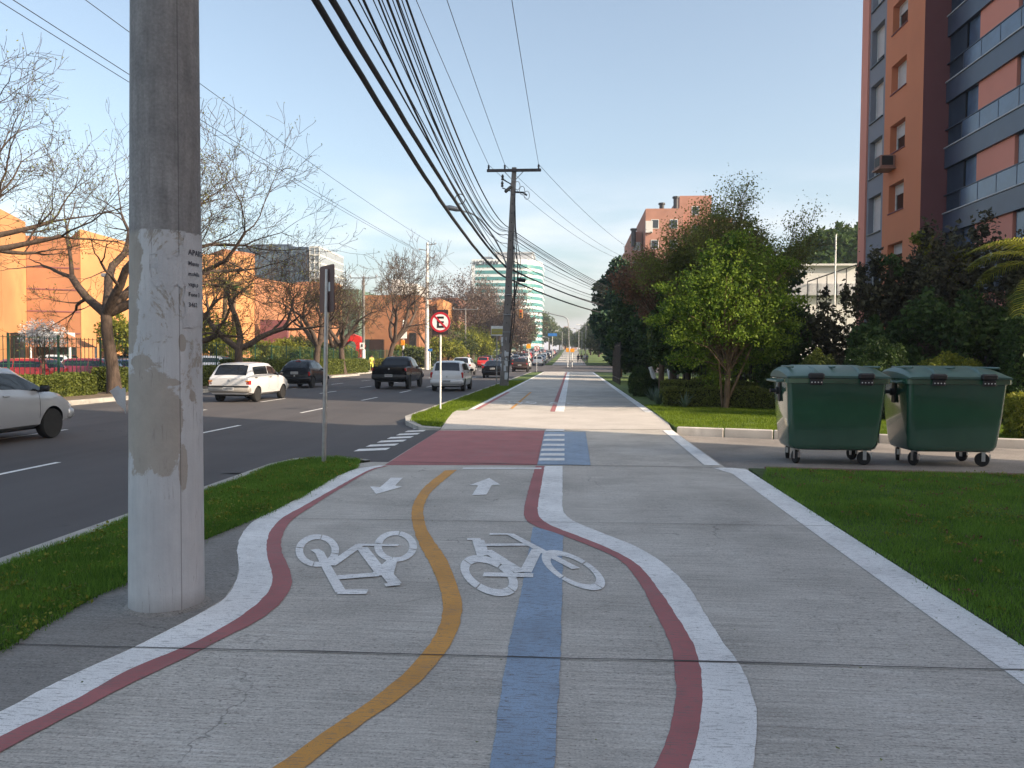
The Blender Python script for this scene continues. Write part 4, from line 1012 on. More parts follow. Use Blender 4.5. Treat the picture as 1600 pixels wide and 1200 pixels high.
p = ud * .89; mb.tube([p + Vector((-.1, -.1, .25)), p + Vector((-.38, -.3, -.05))], .09, 8); mb.tube([p, p + Vector((.55, -.3, -.1)), p + Vector((.75, -.3, -.25))], .05, 8)
part('switchgear', mb, M['black_metal'], up, sm=40)
for k in range(3):
    p = ud * .89 + Vector((.25 + .25 * k, -.35, .25 - .25 * k)); mb = MB(); mb.tube([p + Vector((.14 * math.cos(t / 10 * math.pi * 2), 0, .22 * math.sin(t / 10 * math.pi * 2))) for t in range(11)], .018, 5); part('fuse_loop', mb, M['grey_metal'], up)
mb = MB()
for k, (dx, zt_, zb2) in enumerate(((.18, .90, .05), (.3, .86, .2), (.42, .80, .35), (.25, .70, .02), (.5, .66, .38))):
    a = ud * zt_ + Vector((.12, -.15, 0)); b = ud * zb2 + Vector((.2, -.12, 0))
    mb.tube(spline([a, a.lerp(b, .3) + Vector((dx * .5, -.1, 0)), a.lerp(b, .55) + Vector((dx, -.12, .1)), a.lerp(b, .8) + Vector((dx * .35, 0, 0)), b], 5), .028 if k % 2 else .02, 5)
part('riser_cable', mb, M['wire'], up, sm=60)
# lamp on a curved arm
a0 = ud * .545 + Vector((-.12, -.1, 0)); LH = [atY(783, 392, U0.y), atY(762, 357, U0.y - .6), atY(741, 336, U0.y - 1), atY(716, 328, U0.y - 1.3)]
LH = [p - U0 for p in LH]; mb = MB(); mb.tube(spline([a0] + LH, 6), .04, 8); la = part('lamp_arm', mb, M['grey_metal'], up, sm=50)
p = LH[-1]; mb = MB(); mb.tube([p + Vector((.1, 0, -.02)), p + Vector((-.1, -.05, .03)), p + Vector((-.45, -.1, .10)), p + Vector((-.70, -.15, .14))], [.07, .13, .14, .05], 10); sub('lamp_head', mb, M['grey_metal'], la, sm=50)

def sagged(a, b, sag, n=26, wob=0):
    a, b = Vector(a), Vector(b); out = []
    for k in range(n + 1):
        t = k / n; p = a.lerp(b, t); p.z -= 4 * sag * t * (1 - t)
        if wob: p += Vector((random.uniform(-wob, wob), 0, random.uniform(-wob, wob)))
        out.append(p)
    return out
def wire(pts, r, label, group, n=5):
    o = MB(); c = pts[0]; o.tube([p - c for p in pts], r, n)
    me = o.mesh('overhead_wire', M['wire']); q = link('overhead_wire', me, loc=c, sm=80); return tag(q, label, 'wire', group)
NP = P0 + pd * 0
U = lambda t: U0 + ud * t
far2 = Vector((9.5, 84, 0))
GR = 'overhead wires along the verge'
for x, lb in zip(INS, ('thin wire from the left insulator of the crossarm', 'thin wire from the middle insulator of the crossarm', 'thin wire from the right insulator of the crossarm')):
    c = U0 + ca + Vector((x, -.14, .3)); nx = {INS[0]: -4.05, INS[1]: -3.25, INS[2]: -1.55}[x]
    near = Vector((nx + .06, -14, 11.75)); pts = sagged(near, c, .55, 30); pts2 = sagged(c, far2 + Vector((x, 0, 11.6)), 1.3, 20)
    wire(pts + pts2[1:], .011, lb, GR)
def fitted(pix, Xs, r, label, n=5, tail=None, group=GR):
    """wire through picture rays, at the sideways offset the two poles give it"""
    P = [atX(px, py, X) for (px, py), X in zip(pix, Xs)]
    d = (P[0] - P[1]); P.insert(0, P[0] + d.normalized() * 9 + Vector((0, 0, 1.2)))
    if tail: P += tail
    wire(spline(P, 7), r, label, group, n)
XL = lambda k0, k1, n: [k0 + (k1 - k0) * k / (n - 1) for k in range(n)]
CB = 'thick bundled cables between the poles'
def span(X0, z0, sag, B, r, label, group, n=5, tz=7.4, tx=0, wob=0):
    A = Vector((X0, 4.74, z0)); B = Vector(B); prev = Vector((X0 + .3, -30, z0 + .2)); C_ = far2 + Vector((tx, 0, tz))
    P = sagged(prev, A, sag, 10)[:-1] + sagged(A, B, sag, 34, wob)[:-1] + sagged(B, C_, .9, 16)
    wire(P, r, label, group, n)
span(-2.94, 5.95, .60, (-3.62, 40.58, 5.81), .045, 'thickest black bundled cable, lowest on the left of the wires', CB, 7, 6.1, 0, .006)
span(-2.66, 5.68, .42, (-3.53, 40.58, 6.34), .042, 'thick black cable just above the lowest bundled cable', CB, 7, 6.7, 0, .006)
TG = 'thin telephone wires bundled between the poles'
for k, q_ in enumerate(((-3.12, 6.85, .3, 6.28), (-2.88, 6.7, .4, 6.61), (-2.88, 7.3, 1.1, 6.82), (-3.0, 7.75, 1.0, 7.35), (-3.12, 8.8, 1.7, 7.55), (-2.94, 8.2, 1.4, 7.82), (-2.76, 8.2, 1.7, 8.02), (-2.76, 8.35, 1.6, 8.16), (-2.82, 8.8, 1.7, 8.22), (-2.88, 9.25, 1.7, 8.32), (-2.82, 8.95, 1.3, 8.42), (-2.84, 8.7, 1.45, 8.2))):
    span(q_[0], q_[1], q_[2], (-3.55 + .01 * k, 40.58, q_[3]), (.017, .011, .022, .010)[k % 4], 'thin black telephone wire in the bundle running to the utility pole', TG, 5, 7.0 + .12 * (k % 6), .05 * k)
mb = MB(); c = atX(719, 311, -3.2); mb.tube([c + Vector((.14 * math.cos(k / 14 * 2 * math.pi), 0, .14 * math.sin(k / 14 * 2 * math.pi))) for k in range(15)], .014, 5); c0 = MB()
o = link('cable_coil', mb.mesh('cable_coil', M['wire'])); tag(o, 'small coil of spare cable hanging on the wires left of the utility pole', 'cable coil')
c = atX(815, 437, -2.9); mb = MB(); mb.tube([Vector((-.22, 0, .0)), Vector((.22, 0, -.05))], .12, 10); o = link('splice_box', mb.mesh('splice_box', M['black']), loc=Vector((c.x, c.y, c.z))); tag(o, 'small black splice box hanging on the wire right of the utility pole', 'cable box')

# poles along the far side of the road
def thin_pole(px, pb, pt, Y, r0_, r1_, label, mat, arms, base_z=-.1):
    b = atY(px, pb, Y); t = atY(px, pt, Y)
    p = root('street_pole', (b.x, Y, base_z), label, 'pole'); H = t.z - base_z
    mb = MB(); mb.tube([(0, 0, 0), (0, 0, H * .5), (0, 0, H)], [r0_, (r0_ + r1_) / 2, r1_], 10); part('shaft', mb, mat, p, sm=40)
    for (dx, dz, x2, z2) in arms:
        mb = MB(); mb.tube([(dx, -.1, H - dz), (x2, -.1, H - z2)], .05, 6)
        for x in (dx, x2): mb.lathe([(.06, 0), (.09, .12), (.05, .25)], 8, (x, -.1, H - max(dz, z2) + (.04)))
        part('crossarm', mb, M['grey_metal'], p)
    return p, H
WP, WH = thin_pole(667, 578, 379, 95, .30, .14, 'tall slim white steel power pole behind the black pickup', simple('pale_steel', (.55, .54, .52), .5, .1), [(0, .3, 1.0, .2), (0, 1.0, -1.0, .8), (0, 1.9, 1.0, 1.9)])
p, H = thin_pole(568, 584, 432, 74, .16, .11, 'concrete street pole with a white painted foot in front of the red number sculpture', conc, [(-1.3, .15, 1.3, .15)])
mb = MB(); mb.lathe([(.18, 0), (.175, 2.3)], 14, (0, 0, 0)); part('painted_foot', mb, M['white'], p, sm=40)
mb = MB(); mb.rbox((-.1, -.2, 2.65), (.42, .1, .62), .01); k_ = part('small_sign', mb, M['white'], p)
mb = MB(); mb.bb(-.17, -.02, -.262, -.256, 2.55, 2.8); sub('mark', mb, M['black'], k_)
for k, (px, pb, pt, Y) in enumerate(((727, 566, 481, 118), (630, 562, 500, 100))):
    p, H = thin_pole(px, pb, pt, Y, .15, .1, ('pale concrete power pole with a short crossarm left of the utility pole', 'short white pole with a small white and yellow box by the bare tree')[k], conc if k == 0 else M['white_metal'], [(-1.9, .25, 1.9, .25)] if k == 0 else [])
    if k == 1:
        mb = MB(); mb.rbox((.1, -.2, H - 2.0), (.8, .12, .9), .02); part('white_plate', mb, M['white'], p)
        mb = MB(); mb.rbox((0, -.25, H - 3.0), (.5, .3, .7), .03); part('yellow_box', mb, M['amber'], p)
for k, (z, xx) in enumerate(((0, .9), (.9, -.95), (1.75, .95))):
    top = WP.location + Vector((xx, -.1, WH - .3 - z))
    near = Vector((-19.6 + xx, -12, 15.6 - z)); wire(sagged(near, top, .9, 30) + sagged(top, Vector((-17, 230, 20 - z)), 2.5, 12)[1:], .016, ('high thin wire from the top right arm of the white steel pole', 'high thin wire from the left arm of the white steel pole', 'high thin wire from the lower right arm of the white steel pole')[k], 'high thin wires over the far side of the road')
# second traffic signal arm across the road
q = at(890.5, 577, 0); q = Vector((q.x, q.y, 0))
ts = root('traffic_light', q, 'pale steel mast with a long curved arm carrying a traffic light over the road', 'traffic light')
top = atY(887.7, 500, q.y) - q; pts = [Vector((0, 0, 0)), top * .6, top * .95, top + Vector((-.4, 0, .35)), atY(872, 493, q.y) - q, atY(850, 488.5, q.y) - q, atY(814, 487.5, q.y) - q]
mb = MB(); mb.tube(spline(pts, 5), .065, 8); part('mast', mb, M['grey_metal'], ts, sm=50)
e = pts[-1]; mb = MB(); mb.rbox(e + Vector((0, -.1, -.25)), (.5, .3, 1.15), .04); hd = part('signal_head', mb, simple('signal_yellow', (.32, .14, .02), .5), ts)
for k, m_ in enumerate(('tail', 'black', 'black')):
    mb = MB(); mb.lathe([(.14, -.26), (.13, -.30)], 14, tuple(e + Vector((0, -.0, .1 - k * .35))), axis='Y'); sub('lens', mb, M[m_], hd, sm=30)
mb = MB(); mb.rbox(Vector((.25, -.2, 1.1)), (.3, .2, .35), .03); part('push_button_box', mb, simple('box_grey', (.4, .38, .36), .6), ts)
# signs far along the avenue
def far_sign(px, pb, pt, w_px, h_px, mat, label, Y, name='road_sign'):
    b = atY(px, pb, Y); s = root(name, (b.x, Y, gz(Y)), label, 'road sign'); zc = atY(px, pt, Y).z - gz(Y); k = Y / 1200
    mb = MB(); mb.tube([(0, 0, 0), (0, 0, zc)], .05, 6); part('post', mb, M['white_metal'], s)
    mb = MB(); mb.rbox((0, -.08, zc), (w_px * k, .04, h_px * k), .01); part('plate', mb, mat, s); return s, zc, k
orange = simple('orange_sign', (.75, .30, .01), .5); bluem = simple('blue_sign', (.02, .14, .42), .5)
s, zc, k = far_sign(826, 556, 541, 7, 7, orange, 'square orange roadworks sign above the distant cars on the left lane', 112)
s, zc, k = far_sign(887, 572, 547, 6, 6, orange, 'orange diamond roadworks sign just left of the signal mast foot', 108)
s, zc, k = far_sign(894, 572, 547.5, 6.5, 5.5, orange, 'orange rectangular roadworks sign just right of the signal mast', 108.5)
s, zc, k = far_sign(863, 545, 523, 14, 4.5, bluem, 'blue direction sign high above the far road', 190)
s, zc, k = far_sign(672, 562, 547, 7, 4, bluem, 'small blue street sign by the car park fence behind the pickup', 92)
for k, (px, Y, pt) in enumerate(((878, 200, 519), (904, 170, 515), (909, 200, 519), (915, 150, 510), (857, 220, 528))):
    b = atY(px, 560, Y); t = atY(px, pt, Y); s = root('lamp_post', (b.x, Y, gz(Y)), 'tiny pale lamp post at the far end of the path', 'lamp post', 'distant lamp posts at the end of the avenue')
    H = t.z - gz(Y); mb = MB(); mb.tube([(0, 0, 0), (0, 0, H), (-1.2, 0, H + .3)], .09, 6); part('post', mb, M['grey_metal'], s); mb = MB(); mb.rbox((-1.5, 0, H + .3), (.8, .3, .15), .04); part('lamp_head', mb, M['white_metal'], s)
# flood light pole near the hall and one in the mall car park
p, H = thin_pole(1304, 470, 366, 58, .07, .05, 'thin white pole in front of the white hall', M['white_metal'], [])
b = atY(166, 560, 60); t = atY(166, 430, 60); s = root('street_lamp', (b.x, 60, -.1), 'dark flood lamp on a post in front of the ochre wall', 'lamp post'); H = t.z + .1
mb = MB(); mb.tube([(0, 0, 0), (0, 0, H)], .1, 8); part('post', mb, M['grey_metal'], s); mb = MB(); mb.rbox((.2, 0, H), (.9, .5, .3), .05); part('lamp_head', mb, M['grey_metal'], s)
# red giant number sculpture
q = atY(556, 582, 82); sc = root('number_sculpture', (q.x, 82, 0), 'giant bright red number two standing by the car park fence', 'sculpture')
me = text_mesh('digit', '2', 5.6, .45, True); me.transform(Matrix.Translation((-1.5, 0, 0)) @ Matrix.Rotation(R(90), 4, 'X')); me.materials.clear(); me.materials.append(simple('red_gloss', (.62, .03, .025), .5, var=.05)); link('digit', me, sc)
mb = MB(); mb.bb(-1.8, 2.2, -.7, .7, -.05, .02); part('plinth', mb, M['kerb'], sc)
# ---------------- vehicles ----------------
M['steel_wheel'] = simple('steel_wheel', (.09, .09, .095), .45, .4)
def bool_cut(me, cut):
    a = bpy.data.objects.new('a', me); b = bpy.data.objects.new('b', cut); COL.objects.link(a); COL.objects.link(b)
    m = a.modifiers.new('x', 'BOOLEAN'); m.operation = 'DIFFERENCE'; m.object = b; m.solver = 'EXACT'; m.material_mode = 'TRANSFER'
    dg = bpy.context.evaluated_depsgraph_get(); dg.update(); out = bpy.data.meshes.new_from_object(a.evaluated_get(dg))
    bpy.data.objects.remove(a); bpy.data.objects.remove(b); return out
CARS = dict(
  # stations: y, underside, waist, roof/bonnet, half width, half width at top ; wr wheel radius
  boxy=dict(st=[(-1.84, .40, .84, .87, .74, .68), (-1.79, .30, .89, .92, .775, .70), (-1.60, .27, .91, 1.15, .78, .665), (-1.40, .26, .92, 1.37, .78, .63), (-1.2, .26, .92, 1.41, .78, .62), (-.2, .25, .92, 1.44, .78, .62), (.28, .25, .91, 1.41, .78, .62), (.60, .25, .91, 1.20, .78, .66), (.98, .25, .90, .96, .78, .70), (1.4, .25, .84, .89, .775, .70), (1.72, .28, .72, .77, .75, .66), (1.84, .36, .60, .64, .70, .60)],
            wr=.27, ax=(-1.12, 1.24), rear=(1.25, 3.1), side=[(3.1, 5.0), (5.1, 7.6)], scr=(6.15, 7.9), tl=(.66, .70, .16, .20), W=.78),
  round=dict(st=[(-1.77, .42, .70, .74, .68, .55), (-1.70, .30, .86, .91, .79, .66), (-1.5, .26, .95, 1.12, .815, .66), (-1.2, .25, .96, 1.36, .815, .60), (-.85, .25, .96, 1.46, .815, .56), (-.2, .25, .95, 1.49, .815, .56), (.3, .25, .94, 1.44, .815, .57), (.72, .25, .93, 1.2, .815, .62), (1.05, .25, .91, .98, .81, .66), (1.4, .26, .84, .90, .79, .62), (1.68, .30, .70, .74, .72, .55), (1.77, .38, .56, .60, .62, .5)],
            wr=.30, ax=(-1.13, 1.17), rear=(1.7, 3.8), side=[(3.4, 5.0), (5.1, 7.6)], scr=(6.15, 7.9), tl=(.70, .78, .10, .22), W=.815),
  pickup=dict(st=[(-2.45, .55, 1.10, 1.14, .84, .76), (-2.40, .45, 1.14, 1.18, .90, .80), (-1.0, .38, 1.13, 1.17, .92, .80), (-.98, .38, 1.13, 1.20, .92, .80), (-.78, .36, 1.12, 1.52, .92, .70), (-.55, .36, 1.12, 1.66, .92, .66), (.2, .36, 1.10, 1.70, .92, .66), (.65, .36, 1.09, 1.66, .92, .66), (1.0, .36, 1.08, 1.40, .92, .72), (1.38, .36, 1.07, 1.14, .92, .78), (1.9, .38, 1.0, 1.06, .91, .76), (2.3, .42, .88, .92, .86, .70), (2.45, .48, .74, .78, .78, .62)],
            wr=.36, ax=(-1.50, 1.50), rear=(3.05, 4.8), side=[(4.3, 6.0), (6.1, 8.7)], scr=(7.15, 8.9), tl=(.92, .74, .22, .18), W=.92),
  up=dict(st=[(-1.80, .40, .78, .82, .76, .68), (-1.74, .28, .92, .97, .80, .72), (-1.62, .25, .95, 1.25, .82, .68), (-1.50, .24, .95, 1.42, .82, .655), (-1.2, .24, .95, 1.48, .82, .65), (-.2, .24, .94, 1.50, .82, .64), (.35, .24, .93, 1.46, .82, .64), (.75, .24, .92, 1.22, .82, .68), (1.12, .24, .90, .97, .82, .72), (1.45, .25, .84, .90, .80, .70), (1.72, .30, .70, .75, .76, .62), (1.80, .38, .58, .62, .68, .55)],
            wr=.30, ax=(-1.15, 1.27), rear=(1.15, 3.3), side=[(3.3, 5.0), (5.1, 7.6)], scr=(6.15, 7.9), tl=(.74, .72, .12, .30), W=.82),
  suv=dict(st=[(-2.15, .50, .90, .95, .84, .74), (-2.08, .36, 1.04, 1.08, .90, .80), (-1.92, .32, 1.07, 1.30, .92, .76), (-1.72, .30, 1.07, 1.55, .92, .70), (-1.35, .30, 1.06, 1.63, .92, .68), (-.3, .30, 1.05, 1.66, .92, .68), (.35, .30, 1.04, 1.62, .92, .68), (.75, .30, 1.03, 1.36, .92, .73), (1.1, .30, 1.02, 1.09, .92, .80), (1.6, .32, .95, 1.02, .91, .78), (2.0, .36, .80, .86, .86, .70), (2.15, .44, .66, .70, .78, .62)],
            wr=.35, ax=(-1.35, 1.30), rear=(1.3, 3.4), side=[(3.4, 5.0), (5.1, 7.6)], scr=(6.15, 7.9), tl=(.88, .74, .18, .18), W=.92),
  sedan=dict(st=[(-2.10, .42, .86, .90, .80, .70), (-2.04, .30, .96, 1.0, .85, .76), (-1.55, .27, .97, 1.03, .86, .77), (-1.30, .26, .96, 1.14, .86, .72), (-.85, .26, .95, 1.39, .86, .63), (-.2, .26, .94, 1.44, .86, .61), (.3, .26, .93, 1.41, .86, .61), (.72, .26, .92, 1.18, .86, .66), (1.12, .26, .90, .96, .86, .74), (1.6, .28, .83, .88, .84, .70), (1.98, .32, .68, .73, .78, .62), (2.10, .40, .56, .60, .68, .54)],
            wr=.31, ax=(-1.28, 1.30), rear=(2.2, 3.9), side=[(3.3, 4.95), (5.05, 7.6)], scr=(6.15, 7.9), tl=(.82, .74, .22, .13), W=.86),
)
CARS['hatch'] = dict(CARS['up'], st=[(y * 1.1, a, b, c - .02 if c > 1.2 else c, d * 1.05, e * 1.05) for y, a, b, c, d, e in CARS['up']['st']], ax=(-1.27, 1.30), W=.861, tl=(.84, .74, .16, .18))
def sec(st):
    y, zb, be, tp, w_, wt = st; mid = (zb + be) / 2; h = tp - be
    return [(0, y, zb), (w_ * .80, y, zb), (w_ * .955, y, zb + .07), (w_, y, mid - .05), (w_ * .995, y, be - .12), (w_ * .965, y, be), (wt + (w_ * .965 - wt) * .16, y, be + h * .80), (wt * .90, y, be + h * .96), (wt * .6, y, tp + .008), (0, y, tp + .016)]
def car_proto(kind, paint, trim=None, wheel_covers=False, name='parked_car'):
    c = CARS[kind]; st = c['st']; W = c['W']; trim = trim or M['plastic_dark']
    SS = [sec(s) for s in st]; NR = 10
    def ev(i, j, side):
        i = min(max(i, 0), len(SS) - 1.0001); i0 = int(i); f = i - i0; j0 = min(int(j), NR - 2); g = j - j0
        p = [Vector(SS[a][b]) for a, b in ((i0, j0), (i0, j0 + 1), (i0 + 1, j0), (i0 + 1, j0 + 1))]
        q = p[0].lerp(p[1], g).lerp(p[2].lerp(p[3], g), f); q.x *= side; return q
    rt = bpy.data.objects.new(name, None); COL.objects.link(rt)
    mb = MB(); vs = []; ringn = 2 * NR - 2
    for s in SS: vs += s + [(-p[0], p[1], p[2]) for p in s[-2:0:-1]]
    fs = [(k * ringn + i, (k + 1) * ringn + i, (k + 1) * ringn + (i + 1) % ringn, k * ringn + (i + 1) % ringn) for k in range(len(SS) - 1) for i in range(ringn)]
    fs += [tuple(range(ringn)), tuple(range(len(SS) * ringn - 1, (len(SS) - 1) * ringn - 1, -1))]
    mb.add(vs, fs); me = mb.mesh('body', [paint, M['black']])
    import bmesh
    bm = bmesh.new(); bm.from_mesh(me); bmesh.ops.recalc_face_normals(bm, faces=bm.faces); bm.to_mesh(me); bm.free()
    wr = c['wr']; cut = MB()
    for ay in c['ax']:
        for sx in (-1, 1): cut.lathe([(wr + .055, sx * (W - .24)), (wr + .055, sx * (W + .2))], 28, (0, ay, wr), axis='X')
    cm = cut.mesh('cut', [paint, M['black']]); cm.polygons.foreach_set('material_index', [1] * len(cm.polygons))
    bm = bmesh.new(); bm.from_mesh(cm); bmesh.ops.recalc_face_normals(bm, faces=bm.faces); bm.to_mesh(cm); bm.free()
    me = bool_cut(me, cm); me.name = 'body'; body = link('body', me, rt, sm=28)
    def patch(name, f, nu, nv, mat, par, off=.006, outline=True):
        P = [[f(u / nu, v / nv) for v in range(nv + 1)] for u in range(nu + 1)]
        ctr = Vector((0, P[nu // 2][nv // 2].y * .6, .8)); mb = MB(); vs = []
        for u in range(nu + 1):
            for v in range(nv + 1):
                a = P[min(u + 1, nu)][v] - P[max(u - 1, 0)][v]; b = P[u][min(v + 1, nv)] - P[u][max(v - 1, 0)]; n_ = a.cross(b)
                n_ = n_.normalized() if n_.length > 1e-9 else (P[u][v] - ctr).normalized()
                if n_.dot(P[u][v] - ctr) < 0: n_.negate()
                vs.append(P[u][v] + n_ * off)
        mb.add(vs, [(u * (nv + 1) + v, (u + 1) * (nv + 1) + v, (u + 1) * (nv + 1) + v + 1, u * (nv + 1) + v + 1) for u in range(nu) for v in range(nv)])
        return link(name, mb.mesh(name, mat), par, sm=40)
    for a, b in c['side']:
        for sd in (-1, 1):
            patch('side_window', lambda u, v, a=a, b=b, sd=sd: ev(a + (b - a) * u, 5.22 + .72 * v, sd), 8, 2, M['glass'], rt)
    r0_, r1_ = c['rear']; patch('rear_window', lambda u, v: ev(r0_ + (r1_ - r0_) * u, 9 - abs(2 * v - 1) * (1.9 if kind in ('boxy', 'up', 'hatch', 'suv') else 1.8), 1 if v >= .5 else -1), 5, 8, M['glass'], rt)
    r0s, r1s = c['scr']; patch('windscreen', lambda u, v: ev(r0s + (r1s - r0s) * u, 9 - abs(2 * v - 1) * 1.9, 1 if v >= .5 else -1), 5, 8, M['glass'], rt)
    y0, y1 = st[0][0], st[-1][0]; zl, xl, lw, lh = c['tl']
    if kind == 'pickup': zl = .96; xl = .80
    for sd in (-1, 1):
        mb = MB(); mb.rbox((sd * (W - lw / 2 - .005), y0 + .075, zl + .06), (lw, .15, lh), .03); tl = part('tail_light', mb, M['tail'], rt)
        if kind == 'boxy':
            mb = MB(); mb.bb(sd * (W - lw), sd * (W - .02), y0 - .012, y0 - .002, zl + .10, zl + .135); sub('indicator', mb, M['amber'], tl)
        mb = MB(); mb.rbox((sd * (W - .20), y1 - .12, st[-1][2] + .04), (.26, .22, .14), .04); part('headlight', mb, M['lamp'], rt)
        k = c['side'][-1][1] - .35; q = ev(k, 5.3, sd); mb = MB(); mb.rbox(q + Vector((sd * .12, .03, .05)), (.20, .09, .13), .035); mb.tube([q, q + Vector((sd * .06, .02, .01))], .02, 6); part('mirror', mb, trim, rt, sm=50)
        for a, b in c['side'][-2:]:
            q = ev(a + .15 if a > 5 else a + .1, 4.75, sd); mb = MB(); mb.rbox(q + Vector((sd * .012, .08, 0)), (.03, .17, .035), .008); part('door_handle', mb, trim if kind in ('boxy', 'up') else paint, rt)
        for ii in (c['side'][-1][0] - .05, c['side'][-1][1] - .4):
            pts = [ev(ii, 2.6 + .43 * t, sd) + Vector((sd * .003, 0, 0)) for t in range(7)]; mb = MB(); mb.ribbon([p + Vector((0, -.006, 0)) for p in pts], [p + Vector((0, .006, 0)) for p in pts]); part('door_gap', mb, M['black'], rt)
        pts = [ev(1.2 + (len(st) - 3) * t / 10, 2.15, sd) for t in range(11)]
    zb = st[1][1]; bt = M['plastic_dark'] if kind in ('pickup',) else (simple('grey_bumper', (.30, .29, .27), .6, var=.1) if kind == 'boxy' else paint)
    mb = MB(); mb.rbox((0, y0 + .06, zb + .19), (W * 1.98, .26, .26), .06); bp = part('rear_bumper', mb, bt, rt, sm=50)
    if kind == 'boxy':
        mb = MB(); mb.bb(-W * .98, W * .98, y0 - .085, y0 - .07, zb + .26, zb + .31); sub('bumper_strip', mb, M['plastic_dark'], bp)
    mb = MB(); mb.rbox((0, y1 - .06, zb + .19), (W * 1.92, .24, .26), .06); part('front_bumper', mb, bt if kind != 'boxy' else bt, rt, sm=50)
    mb = MB(); pz = {'boxy': zb + .20, 'round': .80, 'pickup': zb + .26, 'up': zb + .22, 'suv': .80, 'sedan': .78, 'hatch': zb + .22}[kind]
    py = y0 - .075 if kind in ('boxy', 'up', 'pickup', 'hatch') else y0 - .02
    mb.rbox((0, py, pz), (.40, .016, .13), .004); pl = part('number_plate', mb, M['plate'], rt)
    mb = MB()
    for k in range(7): mb.bb(-.165 + k * .05, -.135 + k * .05, py - .0100, py - .0085, pz - .035, pz + .03)
    sub('characters', mb, simple('plate_characters', (.10, .10, .11), .6), pl)
    mb = MB(); mb.lathe([(.045, y0 - .004), (.04, y0 - .014)], 14, (0, 0, st[0][2] - .05), axis='Y'); part('badge', mb, M['galv'], rt)
    mb = MB(); mb.rbox((0, st[2][0] + .1 if kind in ('boxy', 'up', 'hatch', 'suv', 'round') else y0 + .1, (max(s[3] for s in st) - .07) if kind in ('up', 'round', 'suv') else st[0][3] + .02), (.28, .03, .03), .006)
    if kind in ('round', 'up'): mb.v = [(p[0], p[1] + .22, p[2] - .01) for p in mb.v]
    part('brake_light', mb, M['tail'], rt)
    mb = MB(); mb.bb(-W * .7, W * .7, y0 + .25, y1 - .25, zb - .08, zb + .06); part('underside', mb, M['black'], rt)
    for ay in c['ax']:
        for sx in (-1, 1):
            mb = MB(); x = sx * (W - .105)
            mb.lathe([(wr * .62, -.085 * sx), (wr * .95, -.09 * sx), (wr, -.06 * sx), (wr, .06 * sx), (wr * .95, .09 * sx), (wr * .62, .085 * sx)], 28, (x, ay, wr), axis='X'); wh = part('wheel', mb, M['rubber'], rt, sm=40)
            mb = MB(); rm = M['rim'] if not wheel_covers else M['steel_wheel']
            mb.lathe([(wr * .63, .075 * sx), (wr * .58, .05 * sx), (wr * .16, .055 * sx), (wr * .15, .08 * sx), (.001, .082 * sx)], 24, (x, ay, wr), axis='X', close=False)
            for k in range(7):
                t = 2 * math.pi * k / 7; rx = Matrix.Rotation(t, 3, 'X'); mb.box(Vector((x + .072 * sx, ay, wr)) + rx @ Vector((0, 0, wr * .37)), (.02, wr * .13, wr * .5), rx)
            sub('rim', mb, rm, wh, sm=40)
    return rt
def place(o, x, y, z, rz, label, cat='car', group=None):
    o.location = (x, y, z); o.rotation_euler = (0, 0, R(rz)); tag(o, label, cat, group); return o
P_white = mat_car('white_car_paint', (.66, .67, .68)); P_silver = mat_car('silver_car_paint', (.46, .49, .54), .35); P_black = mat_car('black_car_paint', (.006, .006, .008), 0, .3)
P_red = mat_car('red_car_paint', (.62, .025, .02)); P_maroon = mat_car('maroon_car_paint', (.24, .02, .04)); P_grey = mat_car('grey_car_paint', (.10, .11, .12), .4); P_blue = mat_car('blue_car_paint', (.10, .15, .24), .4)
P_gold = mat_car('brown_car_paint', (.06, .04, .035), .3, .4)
RZ = -.15
boxy = car_proto('boxy', P_white, wheel_covers=True, name='hatchback'); q = at(358, 629.5, RZ); place(boxy, q.x - .02, q.y + 1.95, RZ, -1, 'old boxy white three-door hatchback driving away, its grey bumper and red lamps at the rear')
rnd = car_proto('round', P_black, name='small_car'); q = at(461, 606.5, RZ); place(rnd, q.x, q.y + 1.6, RZ, 1, 'small round black city car driving away ahead of the boxy white hatchback')
pku = car_proto('pickup', P_black, name='pickup_truck'); q = at(610, 608, RZ); place(pku, q.x, q.y + 2.1, RZ, 0, 'black double cab pickup driving away in the middle lane', 'pickup')
upc = car_proto('up', P_white, name='hatchback'); q = at(699, 611.5, RZ); place(upc, q.x, q.y + 1.6, RZ, 0, 'small white hatchback driving away in the lane beside the verge behind the no parking sign')
sil = car_proto('hatch', P_silver, wheel_covers=True, name='hatchback'); q = at(70, 684, RZ); place(sil, q.x - .66, q.y - 1.3, RZ, 0, 'silver hatchback cut off by the left edge of the photo')
suv = car_proto('suv', P_white, name='suv_car'); place(suv, -10.0, 71, RZ, 0, 'white tall car ahead of the small white hatchback')
sed = car_proto('sedan', P_black, name='sedan'); place(sed, -6.3, 63, RZ, 0, 'black sedan partly hidden behind the foot of the utility pole')
TRG = 'cars queuing far along the avenue'
def far_car(src, col0, col, x, y, label, rz=0, group=TRG, z=None):
    c = copy_tree(src); c['group'] = group
    place(c, x, y, (RZ if z is None else z) + (gz(y) if x > -16 and y > 0 else 0), rz, label, 'car', group)
    if col is not None and col is not col0: recolor(c, col0, col)
    return c
P_sil2 = P_silver
far_car(upc, P_white, P_red, -12.3, 108, 'distant red hatchback beyond the white tall car')
far_car(suv, P_white, P_gold, -5.95, 90, 'dark brown tall car just right of the utility pole foot')
far_car(suv, P_white, P_white, -6.2, 100, 'distant white tall car hidden partly behind the dark brown one')
far_car(upc, P_white, P_white, -5.3, 122, 'distant small white hatchback right of the far no parking post')
far_car(sed, P_black, P_silver, -5.4, 138, 'distant silver sedan ahead of the small white hatchback by the far post')
